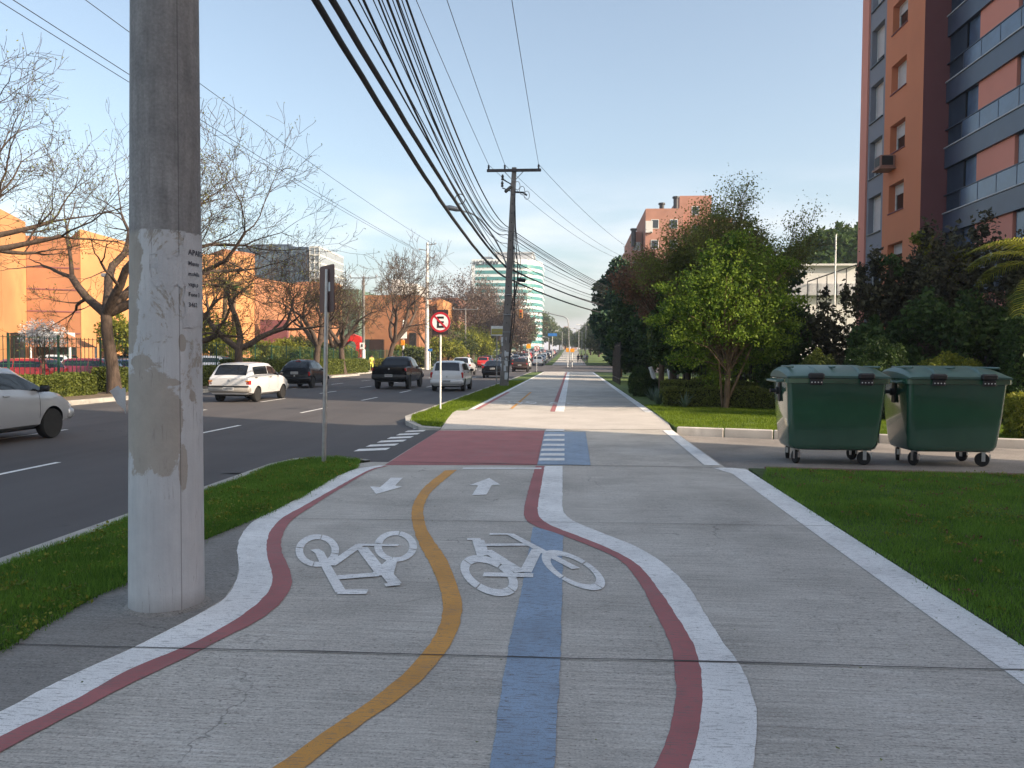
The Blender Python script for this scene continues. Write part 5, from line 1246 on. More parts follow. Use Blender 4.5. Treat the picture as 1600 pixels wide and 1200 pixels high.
cols = [P_grey, P_white, P_silver, P_black, P_white, P_blue, P_grey, P_white, P_red]; rr = random.Random(5); k = 0
for lane in (-6.0, -9.6, -12.8):
    y = 150 if lane == -6 else 118
    while y < 262:
        src, c0 = ((sed, P_black), (suv, P_white), (upc, P_white))[rr.randrange(3)]
        far_car(src, c0, cols[k % len(cols)], lane + rr.uniform(-.2, .2), y, 'tiny distant car in the queue climbing the avenue'); k += 1; y += rr.uniform(7, 13)
# car park on the left
PG = 'cars parked in front of the shopping centre'
far_car(sil, P_silver, P_red, -27.6, 36.5, 'bright red hatchback parked side-on beyond the left hedge', 92, PG)
far_car(sil, P_silver, P_maroon, -27.3, 42.5, 'maroon hatchback parked side-on beyond the hedge beside the near bare tree', -86, PG)
far_car(suv, P_white, P_white, -40.5, 57, 'white tall car parked behind the bright red hatchback', 88, PG)
far_car(suv, P_white, P_black, -36.0, 58, 'black tall car parked behind the maroon hatchback', 88, PG)
far_car(sed, P_black, P_silver, -27.9, 49.5, 'silver sedan with red lamps parked right of the maroon hatchback', -15, PG)
far_car(upc, P_white, P_white, -35.2, 62, 'white hatchback parked behind the silver sedan', 85, PG)
park = [('sed', P_blue), ('up', P_white), ('suv', P_silver), ('sed', P_grey), ('up', P_red), ('sed', P_white), ('suv', P_black), ('up', P_silver), ('sed', P_white), ('up', P_grey), ('sed', P_silver), ('suv', P_white)]
for k, (s_, col) in enumerate(park):
    src, c0 = {'sed': (sed, P_black), 'up': (upc, P_white), 'suv': (suv, P_white)}[s_]
    y = 44 + k * 6.2 + rr.uniform(-.6, .6); x = -24.4 - (k % 3) * .4 - (2.6 if k < 3 else 0)
    far_car(src, c0, col, x, y, ['dull', 'pale', 'dark'][k % 3] + ' parked car behind the green fence, number ' + ['one', 'two', 'three', 'four', 'five', 'six', 'seven', 'eight', 'nine', 'ten', 'eleven', 'twelve'][k] + ' of the row from the near end', 90 + rr.uniform(-3, 3), PG)
for k in range(7):
    src, c0 = ((sed, P_black), (upc, P_white))[k % 2]
    far_car(src, c0, [P_white, P_silver, P_white, P_grey][k % 4], -33 - (k % 2) * 1.0, 68 + k * 7.5, 'parked car in the second row, ' + ['first', 'second', 'third', 'fourth', 'fifth', 'sixth', 'seventh'][k] + ' from the near end', 88, PG)

# ---------------- people ----------------
def person(loc, label, top, legs, face=0, h=1.7, stride=.12, cat='person'):
    r_ = root('person', loc, label, cat, None, R(face)); s = h / 1.75
    V = [(0, 0, .95), (0, 0, 1.15), (0, 0, 1.38), (0, 0, 1.48), (0, .01, 1.58), (0, .01, 1.70), (-.18, 0, 1.40), (.18, 0, 1.40), (-.24, .02, 1.12), (.24, -.02, 1.12), (-.25, .10, .88), (.25, .06, .88), (-.10, 0, .90), (.10, 0, .90), (-.11, stride, .50), (.11, -stride * .6, .50), (-.11, stride * .9, .08), (.11, -stride * 1.8, .10), (-.11, stride * .9 + .14, .04), (.11, -stride * 1.8 + .14, .05), (-.25, .13, .79), (.25, .10, .79)]
    E = [(0, 1), (1, 2), (2, 3), (3, 4), (4, 5), (2, 6), (2, 7), (6, 8), (7, 9), (8, 10), (9, 11), (0, 12), (0, 13), (12, 14), (13, 15), (14, 16), (15, 17), (16, 18), (17, 19), (10, 20), (11, 21)]
    rad = [.15, .14, .17, .06, .095, .085, .07, .07, .048, .048, .034, .034, .095, .095, .065, .065, .045, .045, .04, .04, .03, .03]
    def skin(name, V, E, rad, mat):
        me = bpy.data.meshes.new(name); me.from_pydata([tuple(q * s for q in v) for v in V], E, []); o = bpy.data.objects.new(name, me); COL.objects.link(o)
        md = o.modifiers.new('s', 'SKIN'); 
        for i, sv in enumerate(me.skin_vertices[0].data): sv.radius = (rad[i] * s, rad[i] * s * .8); sv.use_root = (i == 0)
        o.modifiers.new('u', 'SUBSURF').levels = 1
        dg = bpy.context.evaluated_depsgraph_get(); dg.update(); m2 = bpy.data.meshes.new_from_object(o.evaluated_get(dg)); bpy.data.objects.remove(o)
        m2.name = name; m2.materials.clear(); m2.materials.append(mat); return link(name, m2, r_, sm=60)
    skin('body', V, E, rad, simple('skin', (.30, .17, .11), .6))
    tv = [V[i] for i in (0, 1, 2, 6, 7, 8, 9)]; skin('shirt', tv, [(0, 1), (1, 2), (2, 3), (2, 4), (3, 5), (4, 6)], [.175, .165, .185, .09, .09, .07, .07], top)
    lv = [V[i] for i in (0, 12, 13, 14, 15, 16, 17)]; skin('trousers', lv, [(0, 1), (0, 2), (1, 3), (2, 4), (3, 5), (4, 6)], [.17, .115, .115, .085, .085, .065, .065], legs)
    hv = MB(); hv.lathe([(.03, -.02), (.085, 0), (.10, .05), (.085, .10), (.04, .135), (.005, .14)], 12, (0, 0, 1.62)); hv.v = [(a * s, b * s, c * s) for a, b, c in hv.v]; part('hair', hv, M['black'], r_, sm=60)
    return r_
C_dark = simple('dark_cloth', (.02, .022, .03), .9); C_jean = simple('denim', (.06, .08, .13), .9); C_yel = simple('yellow_cloth', (.75, .72, .12), .8); C_white = simple('pale_cloth', (.5, .5, .5), .9)
for px, Y, tp, lg, lb, f in ((903.5, 128, C_dark, C_dark, 'person in dark clothes walking on the far path left of the others', 10), (908.5, 131, C_dark, C_jean, 'person in dark top and jeans standing at the right edge of the far path', 190), (913, 127, C_white, C_jean, 'person in pale top standing at the far right of the path', 0), (917, 129, C_jean, C_dark, 'person in blue top nearest the dark railing by the far path', 170)):
    q = atY(px, 570, Y); person((q.x, Y, gz(Y) + .02), lb, tp, lg, f)
q = atY(580.5, 580, 78); person((q.x, 78, 0), 'person in a yellow jacket standing beside the red number sculpture', C_yel, C_yel, 200)
q = atY(570 + 66, 580, 88)

# ---------------- fences ----------------
def rail_fence(name, pts, h, label, mat, post=.06, bar=.03, gap=.5, cat='fence', z0=0, rails=(.15, .95), postgap=2.5):
    P = [Vector(p) for p in pts]; r_ = root(name, P[0], label, cat); bars = MB(); rl_ = MB(); o = P[0]
    for a, b in zip(P, P[1:]):
        L_ = (b - a).length; n = int(L_ / gap)
        for k in range(n): p = a.lerp(b, k / n) - o; bars.bb(p.x - bar / 2, p.x + bar / 2, p.y - bar / 2, p.y + bar / 2, z0, h)
        for f in rails: rl_.tube([a - o + Vector((0, 0, h * f)), b - o + Vector((0, 0, h * f))], bar * .7, 4)
        for k in range(int(L_ / postgap) + 1):
            p = a.lerp(b, min(1, k * postgap / L_)) - o; q = MB(); q.bb(p.x - post / 2, p.x + post / 2, p.y - post / 2, p.y + post / 2, z0, h + .08)
            part('post', q, mat, r_)
    part('bars', bars, mat, r_); part('rail', rl_, mat, r_); return r_
M['green_metal'] = simple('green_fence_metal', (.02, .075, .045), .5)
rail_fence('fence', [(-22.4, 20, 0), (-22.4, 130, 0)], 2.3, 'long green metal fence between the hedge and the car park', M['green_metal'], .07, .022, .30, rails=(.1, .5, .97), postgap=3)
rail_fence('fence', [(2.75, 44, 0), (2.75, 52, 0)], 2.4, 'dark railing fence on the right edge of the far path', M['black_metal'], .06, .03, .14)
rail_fence('fence', [(4.4, 30.5, 0), (9, 29.5, 0), (14.8, 27, 0)], 2.0, 'dark railing fence under the shrubs behind the bins', M['black_metal'], .06, .025, .16)
# ---------------- trees and plants ----------------
M.update(
    bark=mat_bark('grey_bark', (.095, .07, .055)), bark2=mat_bark('brown_bark', (.16, .11, .07)),
    leaf_spring=mat_leaf('sparse_spring_leaf', (.10, .13, .03), (.26, .27, .06)),
    leaf_green=mat_leaf('bright_leaf', (.05, .12, .012), (.26, .36, .045), .5),
    leaf_dark=mat_leaf('dark_leaf', (.018, .045, .014), (.085, .14, .035), .3),
    leaf_deep=mat_leaf('deep_conifer_leaf', (.014, .042, .024), (.055, .11, .055), .2),
    leaf_purple=mat_leaf('purplish_leaf', (.030, .028, .022), (.12, .115, .06), .25),
    leaf_red=mat_leaf('reddish_leaf', (.12, .055, .04), (.28, .15, .08), .3),
    leaf_yellow=mat_leaf('yellow_green_leaf', (.10, .13, .015), (.34, .34, .05), .4),
    leaf_hedge=mat_leaf('hedge_leaf', (.05, .075, .014), (.19, .22, .045), .3, clump=3),
    leaf_olive=mat_leaf('olive_leaf', (.07, .09, .02), (.22, .25, .055), .4),
    leaf_far=mat_leaf('far_leaf', (.035, .055, .018), (.13, .16, .05), .3, clump=.3),
    twig_brown=mat_leaf('brown_twig', (.07, .045, .04), (.17, .12, .09), .1),
    grass=mat_leaf('grass_blade', (.070, .155, .020), (.21, .37, .055), .4, .6, 1.5),
    grass_lit=mat_leaf('grass_blade_sunlit', (.10, .16, .012), (.20, .28, .02), .45, .6, 1.5),  # yellower copy of the grass, sunlight put into its colour
)
def grow(rs, p, d, L_, r, lev, maxlev, segs, tips, wob=.16, up=.04, flat=None, k=4, spread=(25, 50), ratio=.76):
    st = L_ / k
    for s in range(k):
        d = (d + Vector((rs.gauss(0, wob), rs.gauss(0, wob), rs.gauss(0, wob * .7) + up))).normalized()
        if flat and p.z > flat and lev < 4: d.z = d.z * .75; d.normalize()
        q = p + d * st; r2 = r * (.91 if lev < 2 else .86); segs.append((tuple(p), tuple(q), r, r2, lev)); p, r = q, r2
        if lev < maxlev and s >= 1 and rs.random() < .55 + .1 * (lev > 1):
            a = d.orthogonal().normalized(); a.rotate(Matrix.Rotation(rs.uniform(0, 6.283), 3, d)); ang = R(rs.uniform(*spread) + 10)
            grow(rs, p, (d * math.cos(ang) + a * math.sin(ang)).normalized(), L_ * ratio * rs.uniform(.55, .85), r * .55, lev + 1 + (rs.random() < .2), maxlev, segs, tips, wob, up, flat, k, spread, ratio)
    if lev < maxlev:
        a = d.orthogonal().normalized(); a.rotate(Matrix.Rotation(rs.uniform(0, 6.283), 3, d))
        for sg in (1, -1):
            ang = R(rs.uniform(*spread) * .75); grow(rs, p, (d * math.cos(ang) + a * sg * math.sin(ang)).normalized(), L_ * ratio * rs.uniform(.8, 1.1), r * .72, lev + 1, maxlev, segs, tips, wob, up, flat, k, spread, ratio)
    else: tips.append(tuple(p))
def bare_tree(loc, label, seed, H=9, R0=.2, fork=2.6, limbs=4, L0=3.0, maxlev=6, lean=(0, 0), leafn=1, leaf='leaf_spring', lsize=.035, group=None, dirs=None, wob=.17, up=.045, flat=None, name='bare_tree', bark='bark', jit=.07, cat='tree', spread=(25, 50), ratio=.76):
    rs = random.Random(seed); t = root(name, loc, label, cat, group); segs = []; tips = []
    p = Vector((0, 0, -.1)); d = Vector((lean[0], lean[1], 1)).normalized(); n = 6; r = R0 * 1.35; tr = []
    for s in range(n):
        d = (d + Vector((rs.gauss(0, .07), rs.gauss(0, .07), .05))).normalized(); q = p + d * (fork + .1) / n; r2 = R0 * (1.12 if s == 0 else 1 - .03 * s); tr.append((p.copy(), r)); p, r = q, r2
    tr.append((p.copy(), r)); mb = MB(); mb.tube([a for a, _ in tr], [b for _, b in tr], 10)
    for k in range(limbs):
        if dirs: a, el = dirs[k][:2]; sc_ = dirs[k][2] if len(dirs[k]) > 2 else 1
        else: a = 360 * k / limbs + rs.uniform(-25, 25); el = rs.uniform(28, 58); sc_ = 1
        dd = Vector((math.cos(R(a)) * math.cos(R(el)), math.sin(R(a)) * math.cos(R(el)), math.sin(R(el))))
        grow(rs, p - Vector((0, 0, .05)), dd, L0 * sc_ * rs.uniform(.85, 1.15), R0 * .80, 1, maxlev, segs, tips, wob, up, flat or H * .8, spread=spread, ratio=ratio)
    part('trunk', mb, M[bark], t, sm=60)
    big = [s for s in segs if s[4] <= 2]; small = [s for s in segs if s[4] > 2]
    cr_ = link('crown', segs_mesh('crown', big, M[bark], 7), t); mr = max(.0055, .00023 * Vector(loc).length); sm_ = [(a, b, max(r1_, mr), max(r2_, mr * .8), l) for a, b, r1_, r2_, l in small]
    link('twigs', segs_mesh('twigs', sm_, M[bark], 3), cr_)
    if leafn:
        T = np.array(tips); r_ = np.random.default_rng(seed); P = np.repeat(T, leafn, 0) + r_.normal(0, jit, (len(T) * leafn, 3)); link('leaves', quads_mesh('leaves', leaves(P, lsize, r_), M[leaf]), cr_)
    return t, len(segs), tips
def trees_dbg(*a): pass
# bare spreading trees along the island on the left
LB = 'bare spreading trees along the avenue island'
def dirset(*a): return list(a)
bare_tree((-18.6, 21.0, 0), 'bare spreading tree rooted beyond the left edge whose dark limbs reach into the top left', 11, H=9, R0=.26, fork=2.8, L0=2.75, dirs=[(5, 35, 1.1), (60, 45), (150, 50), (-60, 45), (100, 62)], limbs=5, maxlev=6, leafn=1, group=LB)
bare_tree((-18.1, 29.2, 0), 'bare spreading tree with a leaning trunk by the hedge, left of the thick pole', 23, H=11, R0=.24, fork=3.2, L0=3.1, lean=(-.22, .05), dirs=[(175, 30, 1), (5, 28, 1.1), (60, 60, 1.15), (130, 68, 1.2), (-40, 35, .9)], limbs=5, maxlev=6, leafn=2, group=LB, flat=10)
bare_tree((-19.2, 36.5, 0), 'bare dark twin-trunked tree right beside the thick pole behind the boxy white hatchback', 31, H=7.5, R0=.24, fork=1.7, L0=2.0, dirs=[(165, 55), (20, 40), (80, 45), (-30, 50)], limbs=4, maxlev=6, leafn=1, group=LB)
bare_tree((-19.3, 43.5, 0), 'bare tree forking wide in a V between the white hatchback and the small black car', 47, H=8.5, R0=.25, fork=2.0, L0=2.7, dirs=[(170, 38, 1.1), (5, 35, 1.2), (90, 50, 1)], limbs=3, maxlev=6, leafn=1, group=LB, flat=6.5)
T58, _, _ = bare_tree((-19.6, 57.5, 0), 'bare tree just left of the brown sign post', 59, H=8, R0=.26, fork=2.4, L0=2.2, limbs=4, maxlev=6, leafn=1, group=LB, flat=6.2)
c = copy_tree(T58, loc=Vector((-19.9, 66, 0)), rz=R(140), label='bare tree with low dark limbs between the brown sign and the red number sculpture')
bare_tree((-20.3, 84, 0), 'bare tree with upright forked trunk behind the black pickup, twigs spreading against the brick wall', 71, H=11, R0=.28, fork=3.2, L0=3.8, limbs=4, maxlev=6, leafn=1, group=LB)
for k, (x, y, rz, lb) in enumerate(((-23.5, 75, 200, 'bare tree behind the red number sculpture'), (-21, 112, 300, 'far bare tree between the white steel pole and the teal tower'))): copy_tree(T58, loc=Vector((x, y, 0)), rz=R(rz), label=lb)

def leafy(name, loc, label, blobs, n, mat, size, seed, trunk=None, group=None, cat='tree', bark='bark', inner=.55, asp=.55, branch=0, gaps=.38, up=0):
    """crown of leaf-sized faces spread through overlapping lumps, with noise-cut gaps"""
    r_ = np.random.default_rng(seed); t = root(name, loc, label, cat, group)
    vol = np.array([b[3] * b[4] * b[5] for b in blobs]) ** .72; vol = vol / vol.sum(); P = []
    for b, w_ in zip(blobs, vol):
        m = int(n * w_ * 1.7); d = r_.normal(size=(m, 3)); d /= np.linalg.norm(d, axis=1)[:, None]; rad = inner + (1.06 - inner) * r_.uniform(0, 1, (m, 1)) ** .7
        rad *= 1 + .16 * np.sin(d[:, 0:1] * 7 + seed) * np.cos(d[:, 1:2] * 6 + d[:, 2:3] * 5 + seed)
        P.append(np.array(b[:3]) + d * rad * np.array(b[3:6]))
    P = np.concatenate(P); sc_ = 2.2 / max(.5, np.mean([b[3] for b in blobs]))
    kk = np.array([noise.noise(Vector(p) * sc_ + Vector((seed, 0, 0))) for p in P[::1]]) if len(P) < 90000 else np.zeros(len(P))
    keep = (kk > -gaps + .30 * r_.uniform(0, 1, len(P))) | (r_.uniform(0, 1, len(P)) < .15); P = P[keep]
    P = P[P[:, 2] > .02]
    if trunk:
        mb = MB(); hh, rr0 = trunk[:2]; tp = trunk[2] if len(trunk) > 2 else (0, 0); mb.tube([(0, 0, -.1), (tp[0] * .3, tp[1] * .3, hh * .4), (tp[0] * .7, tp[1] * .7, hh * .75), (tp[0], tp[1], hh)], [rr0 * 1.25, rr0, rr0 * .85, rr0 * .7], 8); part('trunk', mb, M[bark], t, sm=60)
    crn = link('crown' if trunk else 'foliage', quads_mesh('crown', leaves(P, size, r_, asp, up), M[mat]), t)
    if branch:
        seg = []; rs = random.Random(seed); base = Vector((tp[0], tp[1], hh)) if trunk else Vector((0, 0, 0))
        for k in range(branch):
            q = Vector(P[rs.randrange(len(P))]); s0 = base * rs.uniform(.5, 1.0); m_ = s0.lerp(q, .5) + Vector((rs.gauss(0, .15), rs.gauss(0, .15), .25)); r0_ = (trunk[1] if trunk else .04) * .32
            seg += [(tuple(s0), tuple(m_), r0_, r0_ * .6, 1), (tuple(m_), tuple(q), r0_ * .6, r0_ * .2, 1)]
        link('branches', segs_mesh('branches', seg, M[bark], 5), crn)
    return t
# the bright green tree on the sunlit lawn
q = at(1134, 640, 0)
G0 = leafy('green_tree', (q.x, q.y, 0), 'bright green leafy tree standing on the sunlit lawn left of the bins', [(0, 0, 3.0, 1.7, 1.5, 1.0), (-.9, .2, 2.5, 1.15, 1.1, .75), (1.0, -.1, 3.1, 1.0, 1.1, .9), (.1, .1, 4.1, 1.25, 1.2, .85), (-.7, 0, 3.6, 1.1, 1.0, .8), (1.1, .3, 4.2, .8, .8, .8), (.5, -.4, 2.3, 1.0, .9, .5), (-1.5, 0, 3.1, .6, .8, .35), (1.9, 0, 2.6, .5, .6, .25), (-2.1, .1, 2.75, .45, .6, .22), (-1.9, 0, 3.7, .4, .5, .2), (2.1, .1, 3.3, .45, .5, .2), (1.7, 0, 4.4, .4, .5, .25), (.3, 0, 5.0, .6, .6, .45), (-.5, 0, 4.8, .4, .4, .4), (-1.3, -.4, 2.1, .6, .5, .25), (1.5, -.3, 2.1, .5, .5, .25), (-1.0, .3, 1.55, .8, .7, .35), (.3, .5, 1.4, .9, .7, .35), (1.2, .4, 1.7, .7, .6, .3), (-.2, .4, 1.0, .6, .5, .4)], 42000, 'leaf_green', .046, 5, (2.0, .075, (.1, 0)), bark='bark2', inner=.05, branch=110, gaps=.06)
for k in range(3):
    mb = MB(); a = (.05, -.06, -.08)[k]; mb.tube([(a, .05 * k, 0), (a + (.05, .5, -.12)[k], 0, 1.2), (a + (.1, .95, -.2)[k], 0, 2.3)], [.045, .035, .02], 7); part('stem', mb, M['bark2'], G0, sm=60)
# sparse taller tree rising behind it
bare_tree((5.2, 28, 0), 'tall thin-leaved tree rising above the bright green tree against the sky', 88, H=10, R0=.14, fork=2.2, L0=1.6, limbs=5, dirs=[(0, 55), (75, 68), (150, 60), (220, 72), (300, 58)], maxlev=6, leafn=18, leaf='leaf_olive', lsize=.04, bark='bark2', wob=.10, up=.06, flat=20, name='thin_tree', jit=.2, spread=(15, 34))
bare_tree((3.6, 31, 0), 'bare reddish-twigged tree in front of the stepped brick block', 94, H=9, R0=.12, fork=2.4, L0=1.1, limbs=5, dirs=[(20, 60), (100, 65), (170, 55), (230, 70), (300, 60)], maxlev=6, leafn=5, leaf='leaf_red', lsize=.05, bark='bark2', wob=.10, up=.05, flat=20, name='thin_tree', jit=.12, spread=(15, 36))
DG = 'dark trees lining the right side of the path'
def dtree(x, y, h, w_, mat, lb, seed, n=16000, trunk=1.6, size=.11, deep=False):
    rs = random.Random(seed); bl = []
    for k in range(9):
        f = k / 8; rad = w_ * (1 - .62 * abs(f - .32) ** 1.1) * .62; bl.append((rs.uniform(-.35, .35) * w_, rs.uniform(-.35, .35) * w_, trunk * .55 + (h - trunk * .55) * (.12 + .80 * f), rad * rs.uniform(.8, 1.1), rad * rs.uniform(.8, 1.1), (h - trunk) * .19))
    return leafy('evergreen_tree' if deep else 'dark_tree', (x, y, 0), lb, bl, n, mat, size, seed, (trunk + h * .3, .13), DG, inner=.35, branch=20, gaps=.32)
dtree(3.9, 62, 8.9, 3.1, 'leaf_deep', 'dark layered evergreen at the left end of the right-hand trees', 101, 15000, 2.2, .20, True)
dtree(4.9, 50, 7.4, 2.9, 'leaf_dark', 'dark leafy tree just right of the layered evergreen', 102, 17000, 1.6, .16)
dtree(4.9, 38, 6.0, 2.2, 'leaf_dark', 'dark low-hanging tree over the path edge beside the railing', 103, 17000, 2.6, .11)
dtree(4.9, 33, 6.2, 2.2, 'leaf_olive', 'dark leafy tree behind the left side of the bright green tree', 104, 18000, 1.5, .10)
dtree(3.9, 30, 5.0, 1.4, 'leaf_dark', 'dark drooping tree nearest the path left of the bright green tree', 105, 14000, 2.0, .08)
dtree(6.6, 31, 6.6, 2.2, 'leaf_olive', 'olive leafy tree behind the right side of the bright green tree', 106, 12000, 1.6, .09)
dtree(9.5, 40, 6.8, 3.0, 'leaf_dark', 'dark rounded tree behind the tall thin-leaved tree', 107, 15000, 1.6, .14)
dtree(8.4, 58, 7.6, 3.6, 'leaf_dark', 'dark leafy tree under the stepped brick block', 108, 14000, 1.6, .2)
leafy('dark_tree', (atY(1300, 500, 92).x, 92, 0), 'big dark round tree behind the white hall', [(0, 0, 11.5, 6, 5, 4.8), (-4.6, 0, 9.5, 4, 4, 4), (3, 0, 13, 4, 4, 3.8), (0, 0, 8, 6, 5, 4)], 18000, 'leaf_dark', .42, 111, (6, .4), DG, inner=.5)
# dark shrubs in front of the apartment block
SG = 'tall dark shrubs in front of the apartment block'
def shrub(x, y, h, w_, mat, lb, seed, n=11000, size=.075, gaps=.16):
    rs = random.Random(seed); bl = []
    for k in range(10): bl.append((rs.uniform(-.55, .55) * w_, rs.uniform(-.4, .4) * w_, h * rs.uniform(.15, .86), w_ * rs.uniform(.3, .5), w_ * rs.uniform(.3, .5), h * rs.uniform(.14, .22)))
    for k in range(7): bl.append((rs.uniform(-.7, .7) * w_, rs.uniform(-.4, .4) * w_, h * rs.uniform(.75, 1.06), w_ * .13, w_ * .13, h * .10))
    return leafy('shrub', (x, y, 0), lb, bl, n, mat, size, seed, None, SG, 'shrub', inner=.15, branch=55, gaps=gaps)
for k, (x, y, h, w_, mt, lb) in enumerate(((7.1, 26.0, 3.3, 1.5, 'leaf_dark', 'dark shrub just right of the bright green tree'), (8.7, 25.6, 4.3, 1.7, 'leaf_purple', 'dark purplish shrub behind the gap between the white hall and the bins'), (10.2, 25.2, 4.7, 1.7, 'leaf_purple', 'tall dark shrub in front of the grey wall windows'), (11.6, 24.6, 5.6, 1.9, 'leaf_purple', 'tallest dark shrub, its sprigs over the orange wall'), (13.0, 23.8, 5.0, 1.9, 'leaf_purple', 'dark shrub below the palm fronds'), (14.3, 23.0, 4.4, 1.8, 'leaf_red', 'reddish dark shrub at the right edge under the palm'), (12.6, 21.6, 3.0, 1.6, 'leaf_dark', 'dark low shrub behind the right bin'), (10.6, 22.4, 3.2, 1.6, 'leaf_dark', 'dark low shrub between the two bins'), (8.9, 23.0, 2.6, 1.4, 'leaf_dark', 'dark low shrub behind the left bin'), (14.6, 20.8, 3.4, 1.5, 'leaf_dark', 'dark shrub at the far right above the yellow hedge'))):
    shrub(x, y, h, w_, mt, lb, 130 + k)
# sprigs reaching above the tallest shrub
for k, (px, py, s_) in enumerate(((1440, 372, .35), (1392, 408, .35), (1500, 400, .4), (1470, 420, .5))):
    q = atY(px, py, 24.4); leafy('shrub_sprig', (q.x, q.y, q.z - .5), ('yellowish sprig of shrub highest over the orange wall', 'dark sprig of shrub reaching over the orange window', 'yellowish sprig of shrub below the palm frond', 'lower yellowish sprig between the two others')[k], [(0, 0, .5, s_, s_, s_ * .6), (s_ * .4, 0, .2, s_ * .6, s_, s_ * .6)], 500, 'leaf_dark' if k == 1 else 'leaf_yellow', .06, 150 + k, None, SG, 'shrub', inner=.1, branch=12, gaps=.2)
def dome(px, py, Y, rw, h, mat, lb, seed, n=5000):
    q = atY(px, py, Y); return leafy('clipped_shrub', (q.x, Y, 0), lb, [(0, 0, h * .5, rw, rw * .8, h * .52)], n, mat, .035, seed, None, 'round clipped shrubs behind the bins', 'shrub', inner=.88, gaps=.6)
dome(1372, 560, 20.5, .78, 1.95, 'leaf_dark', 'round dark clipped shrub between the two bins', 161, 9000); dome(1278, 560, 21, .55, 1.65, 'leaf_hedge', 'small round clipped shrub above the left bin lid', 162, 6000); dome(1484, 560, 19.8, .85, 1.60, 'leaf_yellow', 'yellow-green domed shrub above the right bin lid', 163, 9000); dome(1000, 590, 31, .45, 1.1, 'leaf_dark', 'round dark shrub beside the path near the dark trees', 164, 5000)
# box hedges: leaf faces over a soft rounded body
def hedge(a, b, w_, h, mat, lb, n, seed, size=.03, name='hedge', group=None, z0=0):
    a, b = Vector(a), Vector(b); L_ = (b - a).length; ang = math.atan2((b - a).y, (b - a).x); r_ = np.random.default_rng(seed)
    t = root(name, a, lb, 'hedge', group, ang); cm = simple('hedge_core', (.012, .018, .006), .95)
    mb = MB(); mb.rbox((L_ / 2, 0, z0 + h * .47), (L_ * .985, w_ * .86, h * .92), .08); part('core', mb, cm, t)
    u = r_.uniform(0, 1, (n, 2)); f = r_.uniform(0, 1, n); per = w_ + 2 * h; s = f * per; P = np.zeros((n, 3)); P[:, 0] = u[:, 0] * L_
    side1 = s < h; top = (s >= h) & (s < h + w_); side2 = s >= h + w_
    P[side1, 1] = -w_ / 2; P[side1, 2] = s[side1]; P[top, 1] = s[top] - h - w_ / 2; P[top, 2] = h; P[side2, 1] = w_ / 2; P[side2, 2] = s[side2] - h - w_
    ends = r_.uniform(0, 1, n) < (w_ / (L_ * 2 + w_)); P[ends, 0] = np.where(r_.uniform(0, 1, ends.sum()) < .5, 0, L_); P[ends, 1] = r_.uniform(-w_ / 2, w_ / 2, ends.sum()); P[ends, 2] = r_.uniform(0, h, ends.sum())
    wv = .05 * np.sin(P[:, 0] * 2.1 + seed) + .035 * np.sin(P[:, 0] * 5.3); P[:, 2] *= 1 + wv / max(h, .4); P[:, 1] *= 1 + wv; P += r_.normal(0, .028, (n, 3)); P[:, 2] = np.maximum(P[:, 2], .02) + z0
    link('foliage', quads_mesh('foliage', leaves(P, size, r_), M[mat]), t); return t
HG = 'clipped hedges along the car park'
hedge((-18.9, 12, 0), (-18.9, 28.4, 0), 1.1, .72, 'leaf_hedge', 'clipped green hedge behind the silver hatchback, left of the bare tree trunk', 60000, 201, .05, group=HG)
hedge((-19.0, 30.0, 0), (-19.0, 42.6, 0), 1.1, .9, 'leaf_hedge', 'clipped dark green hedge between the leaning tree and the V-forked tree', 34000, 202, .055, group=HG)
hedge((-20.4, 44.4, 0), (-20.4, 57, 0), 1.1, 1.2, 'leaf_hedge', 'clipped hedge behind the small black car', 24000, 203, .065, group=HG)
hedge((-20.4, 58, 0), (-20.4, 74, 0), 1.1, 1.2, 'leaf_hedge', 'sunlit clipped hedge right of the brown sign post', 22000, 204, .07, group=HG)
hedge((-23.6, 64, 0), (-23.6, 90, 0), 1.2, 2.0, 'leaf_hedge', 'taller dark hedge behind the fence around the red number sculpture', 20000, 205, .09, group=HG)
hedge((-21.2, 84, 0), (-21.2, 112, 0), 1.1, 1.2, 'leaf_yellow', 'yellowish hedge behind the black pickup along the fence', 16000, 206, .09, group=HG)
RG = 'low hedge rows on the right lawn'
hedge((2.95, 24.6, 0), (6.3, 24.0, 0), .6, .62, 'leaf_olive', 'low hedge row behind the bright green tree trunk', 20000, 211, .03, group=RG)
hedge((3.2, 27.6, 0), (7.8, 26.7, 0), .6, .75, 'leaf_olive', 'second low hedge row behind the first one', 20000, 212, .035, group=RG)
hedge((2.9, 32, 0), (5.2, 31.5, 0), .6, .6, 'leaf_dark', 'short low hedge row nearest the dark railing', 9000, 213, .04, group=RG)
hedge((6.5, 21.8, 0), (13.5, 19.4, 0), .7, .75, 'leaf_olive', 'low hedge row hidden behind the two bins', 26000, 214, .035, group=RG)
hedge((8.72, 15.9, 0), (12.6, 15.2, 0), .8, .78, 'leaf_yellow', 'bright yellow-green hedge right of the right bin', 26000, 215, .035, group=RG)
hedge((10.5, 19.4, 0), (15.8, 18.2, 0), 1.2, 2.5, 'leaf_dark', 'tall dark clipped hedge above the yellow hedge', 40000, 216, .05, group=RG)
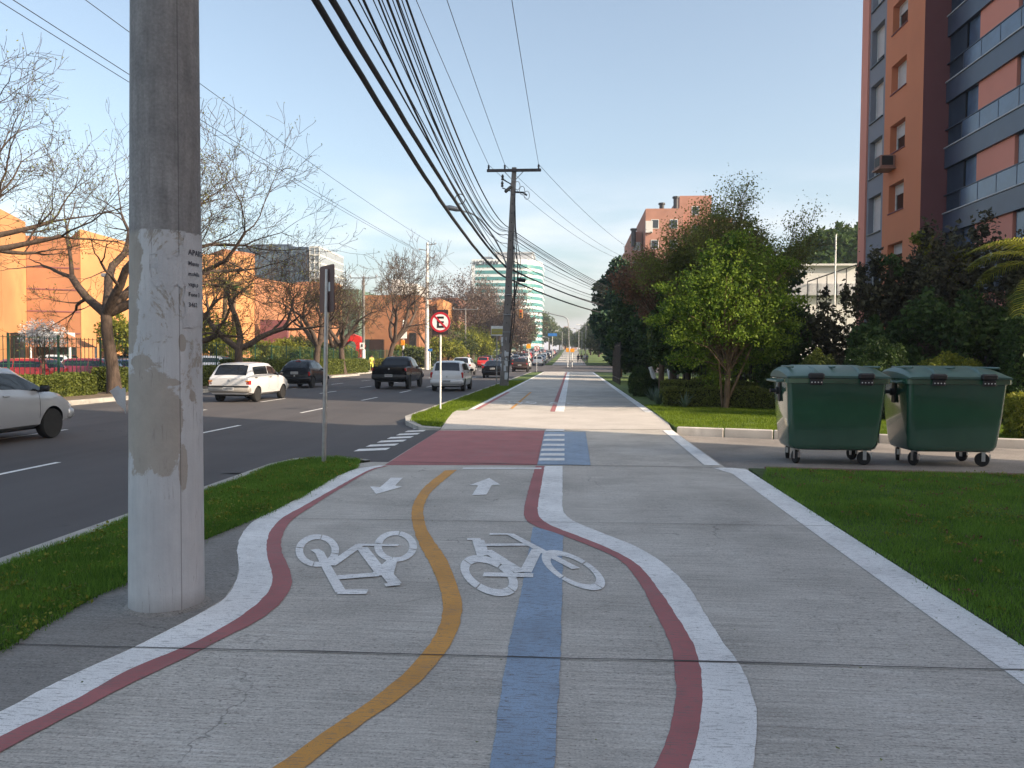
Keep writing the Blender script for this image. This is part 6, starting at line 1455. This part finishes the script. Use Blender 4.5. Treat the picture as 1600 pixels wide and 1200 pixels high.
# spiky plants by the hedge
def spiky(x, y, lb, seed, h=.6):
    r_ = random.Random(seed); t = root('spiky_plant', (x, y, .02), lb, 'plant', 'grey-green spiky plants by the low hedge'); mb = MB()
    for k in range(34):
        a = r_.uniform(0, 6.283); e = r_.uniform(.35, 1.3); L_ = h * r_.uniform(.7, 1.1); d = Vector((math.cos(a) * math.cos(e), math.sin(a) * math.cos(e), math.sin(e))); s = d.cross(Vector((0, 0, 1))).normalized() * .018
        mb.add([-s, s, d * L_ * .6 + s, d * L_ * .6 - s, d * L_ + Vector((0, 0, -.04))], [(0, 1, 2, 3), (3, 2, 4)])
    part('leaves', mb, simple('agave', (.10, .15, .11), .7), t)
for k, (x, y) in enumerate(((2.85, 25.4), (3.5, 24.0), (3.3, 29.5), (2.9, 28))): spiky(x, y, ('spiky plant at the left end of the low hedge row', 'spiky plant in front of the low hedge row', 'spiky plant behind the second hedge row', 'spiky plant at the left end of the second hedge row')[k], k)
# palm at the right edge
def palm(loc, lb, fronds, H, R_, seed, L0=2.6, mat='leaf_yellow'):
    rs = random.Random(seed); t = root('palm_tree', loc, lb, 'palm'); mb = MB(); n = 8
    mb.tube([(.05 * math.sin(k), 0, H * k / n) for k in range(n + 1)], [R_ * (1.15 - .3 * k / n) for k in range(n + 1)], 10); part('trunk', mb, M['bark2'], t, sm=60)
    for f in range(fronds):
        a = 2 * math.pi * f / fronds + rs.uniform(-.25, .25); el = rs.uniform(.35, 1.25); L_ = L0 * rs.uniform(.85, 1.1); pts = []; p = Vector((0, 0, H)); d = Vector((math.cos(a) * math.cos(el), math.sin(a) * math.cos(el), math.sin(el)))
        for k in range(13): pts.append(p.copy()); p = p + d * L_ / 12; d = (d + Vector((0, 0, -.155))).normalized()
        mb = MB(); mb.tube(pts, [.022 * (1 - k / 14) for k in range(13)], 5)
        for k in range(1, 12):
            for q in range(3):
                c_ = pts[k].lerp(pts[min(12, k + 1)], q / 3); dd = (pts[min(12, k + 1)] - pts[k]).normalized(); sd = dd.cross(Vector((0, 0, 1))).normalized(); ll = .55 * math.sin(math.pi * (k + q / 3 + .8) / 13.2) + .12
                for sg in (1, -1):
                    e1 = c_ + (sd * sg * .8 + dd * .55 + Vector((0, 0, .12))).normalized() * ll * .55; e2 = e1 + (sd * sg * .6 + dd * .5 + Vector((0, 0, -.45))).normalized() * ll * .5; w_ = dd * .016
                    mb.add([c_ - w_, c_ + w_, e1 + w_, e1 - w_, e2], [(0, 1, 2, 3), (3, 2, 4)])
        part('frond', mb, M[mat], t)
    return t
palm((11.9, 19.6, 0), 'palm with arching yellow-green fronds at the right edge above the bins', 13, 3.5, .13, 3, 2.5)
palm((atY(352, 540, 66).x, 66, -.1), 'tall palm in front of the bright ochre wall right of the thick pole', 16, 7.6, .22, 4, 2.8, 'leaf_dark')
palm((atY(366, 540, 80).x, 80, -.1), 'second tall palm beside the bright ochre wall', 14, 8.5, .2, 8, 2.6, 'leaf_dark')
palm((atY(790, 540, 180).x, 180, 1), 'far palm top in front of the teal tower', 16, 8.5, .3, 5, 4.0, 'leaf_dark')
# forked whitewashed trunk shrub and dark mulch bed
t = root('white_trunk_shrub', (atY(1048, 590, 36).x, 36, 0), 'forked pale whitewashed trunks in the shade left of the bright green tree', 'shrub')
for k, (a, b, c_, d_) in enumerate(((-.95, 1.15, .0, .1), (-.1, 1.1, .15, .05), (.35, 1.2, .1, .0), (.8, .35, .2, .05))):
    mb = MB(); mb.tube([(c_, 0, 0), ((a + c_) * .5 - .25 * (k == 0), 0, b * .45), (a, 0, b)], [.10, .12, .09], 8); part('trunk', mb, M['white'], t, sm=60)
mb = MB(); mb.prism([(3.2, 33), (9, 32), (10, 40), (3.0, 40)], .0, .05); struct('mulch_bed', mb, simple('mulch', (.045, .035, .045), .95, world=True))
# blossoming small tree in the car park and leafy trees further on
leafy('blossom_tree', (-24.2, 33.5, -.1), 'small pale-blossomed tree above the red parked hatchback', [(0, 0, 2.7, .95, .9, .5), (.5, 0, 2.3, .6, .6, .4), (-.5, .1, 2.4, .6, .6, .4)], 2600, 'poster', .05, 220, (1.9, .06), None, bark='bark2', inner=.15, branch=26, gaps=.1)
YG = 'yellow-green trees in front of the shopping centre'
for k, (px, Y, h, w_, mt) in enumerate(((345, 70, 3.6, 2.2, 'leaf_yellow'), (418, 76, 3.2, 2.2, 'leaf_yellow'), (455, 84, 3.6, 2.4, 'leaf_yellow'), (482, 90, 4.2, 2.6, 'leaf_far'), (520, 92, 3.5, 2.4, 'leaf_yellow'), (640, 104, 3.4, 2.2, 'leaf_yellow'), (655, 100, 3, 2, 'leaf_far'), (700, 105, 4.5, 2.6, 'leaf_yellow'), (716, 118, 6, 3, 'leaf_far'), (735, 128, 7.6, 3.4, 'leaf_yellow'), (747, 120, 6.0, 3.0, 'leaf_yellow'), (752, 140, 7.0, 3.2, 'leaf_dark'), (195, 58, 5.0, 2.0, 'leaf_yellow'), (330, 60, 5.2, 2.4, 'leaf_yellow'))):
    q = atY(px, 560, Y); leafy('leafy_tree', (q.x, Y, -.1), 'yellow-green bushy tree by the shopping centre, ' + ['just right of the thick pole', 'below the V-forked tree', 'behind the small black car', 'left of the brown sign', 'right of the brown sign', 'behind the pickup roof', 'under the tall white pole', 'behind the no parking disc', 'left of the concrete power pole', 'just right of the concrete power pole', 'below the left edge of the teal tower', 'in the shade left of the utility pole', 'at the left rim of the thick pole', 'close against the thick pole on its right'][k], [(0, 0, h * .62, w_, w_ * .8, h * .3), (w_ * .5, 0, h * .5, w_ * .6, w_ * .6, h * .25), (-w_ * .5, 0, h * .75, w_ * .6, w_ * .6, h * .25)], 3600, mt, .15, 230 + k, (h * .5, .12), YG, inner=.2, branch=12, gaps=.15)
# brown twiggy tree behind the utility pole and far avenue trees
BT, _, _ = bare_tree((-16.5, 150, .5), 'large brown twiggy tree behind the utility pole below the teal tower', 240, H=12, R0=.4, fork=3, L0=5.2, limbs=6, maxlev=6, leafn=3, leaf='twig_brown', lsize=.18, jit=.7, group='far avenue trees')
copy_tree(BT, loc=Vector((-22, 170, .8)), rz=R(100), label='second large brown twiggy tree farther left behind the utility pole')
FT = leafy('leafy_tree', (-20, 190, 1), 'broad green tree far along the left side of the avenue', [(0, 0, 6.5, 4.5, 4, 3.2), (-2.5, 0, 5, 3, 3, 2.5), (2.5, 0, 5.5, 3, 3, 2.6), (0, 0, 8.6, 3, 3, 2)], 5200, 'leaf_far', .34, 250, (4, .3), 'far avenue trees', inner=.35, branch=10, gaps=.25)
rs = random.Random(9)
for k, (x, y, s_) in enumerate([(-19, 205, 1.1), (-18, 225, 1.2), (-20, 245, 1.25), (-19, 268, 1.3), (-24, 215, 1.3), (-30, 235, 1.5), (-36, 205, 1.3), (-19, 290, 1.5), (-26, 300, 1.6), (-14, 330, 1.5), (-10, 345, 1.2), (-3, 360, 1.0), (5, 300, .9), (6, 260, .9), (5.5, 225, .8), (7, 200, .9), (9, 240, 1.2), (12, 280, 1.3), (4, 340, 1.0), (8, 175, 1.0), (9, 150, 1.0), (7, 132, .9), (12, 320, 1.5), (-34, 270, 1.7), (-44, 240, 1.7), (-6, 375, 1.0), (0, 385, .9), (9, 360, 1.2)]):
    c = copy_tree(FT, loc=Vector((x, y, gz(y) - .3)), rz=rs.uniform(0, 6.28), label='distant green tree closing the end of the avenue'); c.scale = (s_, s_, s_ * rs.uniform(.85, 1.1))
FT.location.z = gz(190) - .2

# ---------------- grass ----------------
def in_poly(P, poly):
    x, y = P[:, 0], P[:, 1]; c = np.zeros(len(P), bool); j = len(poly) - 1
    for i in range(len(poly)):
        xi, yi = poly[i]; xj, yj = poly[j]
        c ^= ((yi > y) != (yj > y)) & (x < (xj - xi) * (y - yi) / (yj - yi + 1e-12) + xi); j = i
    return c
def blades(name, poly, n, h, w_, mat, z0, seed, lb, fade=None):
    r_ = np.random.default_rng(seed); q = np.array(poly); lo, hi = q.min(0), q.max(0); P = r_.uniform(lo, hi, (n, 2)); P = P[in_poly(P, poly)]; P[:, 0] += r_.normal(0, .012, len(P)) * (1 + 2 * (r_.uniform(0, 1, len(P)) < .1))
    if fade: P = P[fade(P, r_)]
    m = len(P); a = r_.uniform(0, 6.283, m); tilt = r_.uniform(0, .75, m); hh = h * r_.uniform(.5, 1.25, m); b = r_.uniform(0, 6.283, m)
    big = 1 + .35 * np.sin(P[:, 0] * 2.3 + 1.7 * np.sin(P[:, 1] * 1.1)) * np.cos(P[:, 1] * 3.1); hh *= big
    s = np.stack([np.cos(a), np.sin(a), np.zeros(m)], 1) * (w_ / 2); base = np.stack([P[:, 0], P[:, 1], np.full(m, z0)], 1)
    tip = base + np.stack([np.cos(b) * tilt * hh, np.sin(b) * tilt * hh, hh * np.cos(tilt * .8)], 1)
    V = np.stack([base - s, base + s, tip], 1).reshape(-1, 3)
    return tag(link(name, quads_mesh(name, V, M[mat], 3)), lb, 'grass', kind='stuff')
vis = [(-4.14, 2.0), (-2.80, 2.0)] + [(p.x + .035 + .03 * noise.noise(Vector((p.y * 3, 0, 0))), p.y - .03) for p in resample(gl, 60)] + [(-3.1, 11.05), (-3.5, 11.28), (-3.95, 11.15), (-4.12, 10.6)]
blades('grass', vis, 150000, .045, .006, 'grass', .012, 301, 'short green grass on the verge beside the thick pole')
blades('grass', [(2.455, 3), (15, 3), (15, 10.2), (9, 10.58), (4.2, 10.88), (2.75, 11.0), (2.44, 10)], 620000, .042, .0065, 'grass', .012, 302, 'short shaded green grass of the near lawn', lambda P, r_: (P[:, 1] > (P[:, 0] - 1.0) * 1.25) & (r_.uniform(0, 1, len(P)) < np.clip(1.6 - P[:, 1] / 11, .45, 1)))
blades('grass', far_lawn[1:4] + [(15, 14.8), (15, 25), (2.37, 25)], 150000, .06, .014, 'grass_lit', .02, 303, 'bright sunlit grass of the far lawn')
blades('grass', [(-4.12, 50), (-4.12, 19.6)] + fv + [(-3.05, 24), (-3.05, 50)], 60000, .06, .014, 'grass_lit', .01, 304, 'sun-tinted grass of the verge around the no parking sign')

r_ = np.random.default_rng(77); n = 260
P = np.stack([r_.uniform(-4, 2.6, n), 2.5 + 9 * r_.uniform(0, 1, n) ** 1.3, np.full(n, .0135)], 1)
P[:150, 0] = np.where(r_.uniform(0, 1, 150) < .5, 2.35 + r_.normal(0, .12, 150), P[:150, 0]); V = leaves(P, .011, r_, .6); V[:, 2] = .013 + np.abs(V[:, 2] - .0135) * .5
tag(link('fallen_leaves', quads_mesh('fallen_leaves', V, M['leaf_olive'])), 'tiny dry leaves and bits scattered over the concrete path', 'leaf litter', kind='stuff')

# dry clumps, clover and small weeds that break up the turf
def weeds(poly, n, seed, mat, lb):
    r_ = np.random.default_rng(seed); q = np.array(poly); P = r_.uniform(q.min(0), q.max(0), (n, 2)); P = P[in_poly(P, poly)]
    c = np.repeat(P, 14, 0) + r_.normal(0, .035, (len(P) * 14, 2)); Z = r_.uniform(.02, .06, len(c)); return tag(link('weeds', quads_mesh('weeds', leaves(np.stack([c[:, 0], c[:, 1], Z], 1), .014, r_, .6, 2.0), M[mat])), lb, 'weeds', kind='stuff')
weeds([(2.5, 3), (15, 3), (15, 10.3), (2.7, 10.9)], 900, 401, 'leaf_yellow', 'small pale weeds scattered in the near lawn')
weeds(vis, 420, 402, 'leaf_yellow', 'small pale weeds scattered in the verge beside the thick pole')
weeds([(2.5, 3), (15, 3), (15, 10.3), (2.7, 10.9)], 350, 403, 'leaf_red', 'dry brown bits of turf in the near lawn')

# ---------------- evening haze ----------------
mb = MB(); mb.bb(-760, 760, -150, 1500, -2.0, 50)
hm = bpy.data.materials.new('haze'); hm.use_nodes = True; hn = hm.node_tree; hn.nodes.clear()
ho = hn.nodes.new('ShaderNodeOutputMaterial'); hv = hn.nodes.new('ShaderNodeVolumePrincipled')
hv.inputs['Density'].default_value = .00055; hv.inputs['Color'].default_value = (.80, .88, .98, 1); hv.inputs['Anisotropy'].default_value = .35
hn.links.new(hv.outputs[0], ho.inputs['Volume'])
tag(link('haze', mb.mesh('haze', hm)), 'thin pale evening haze over the avenue', 'haze', kind='stuff')
SC.cycles.volume_max_steps = 64; SC.cycles.volume_bounces = 0
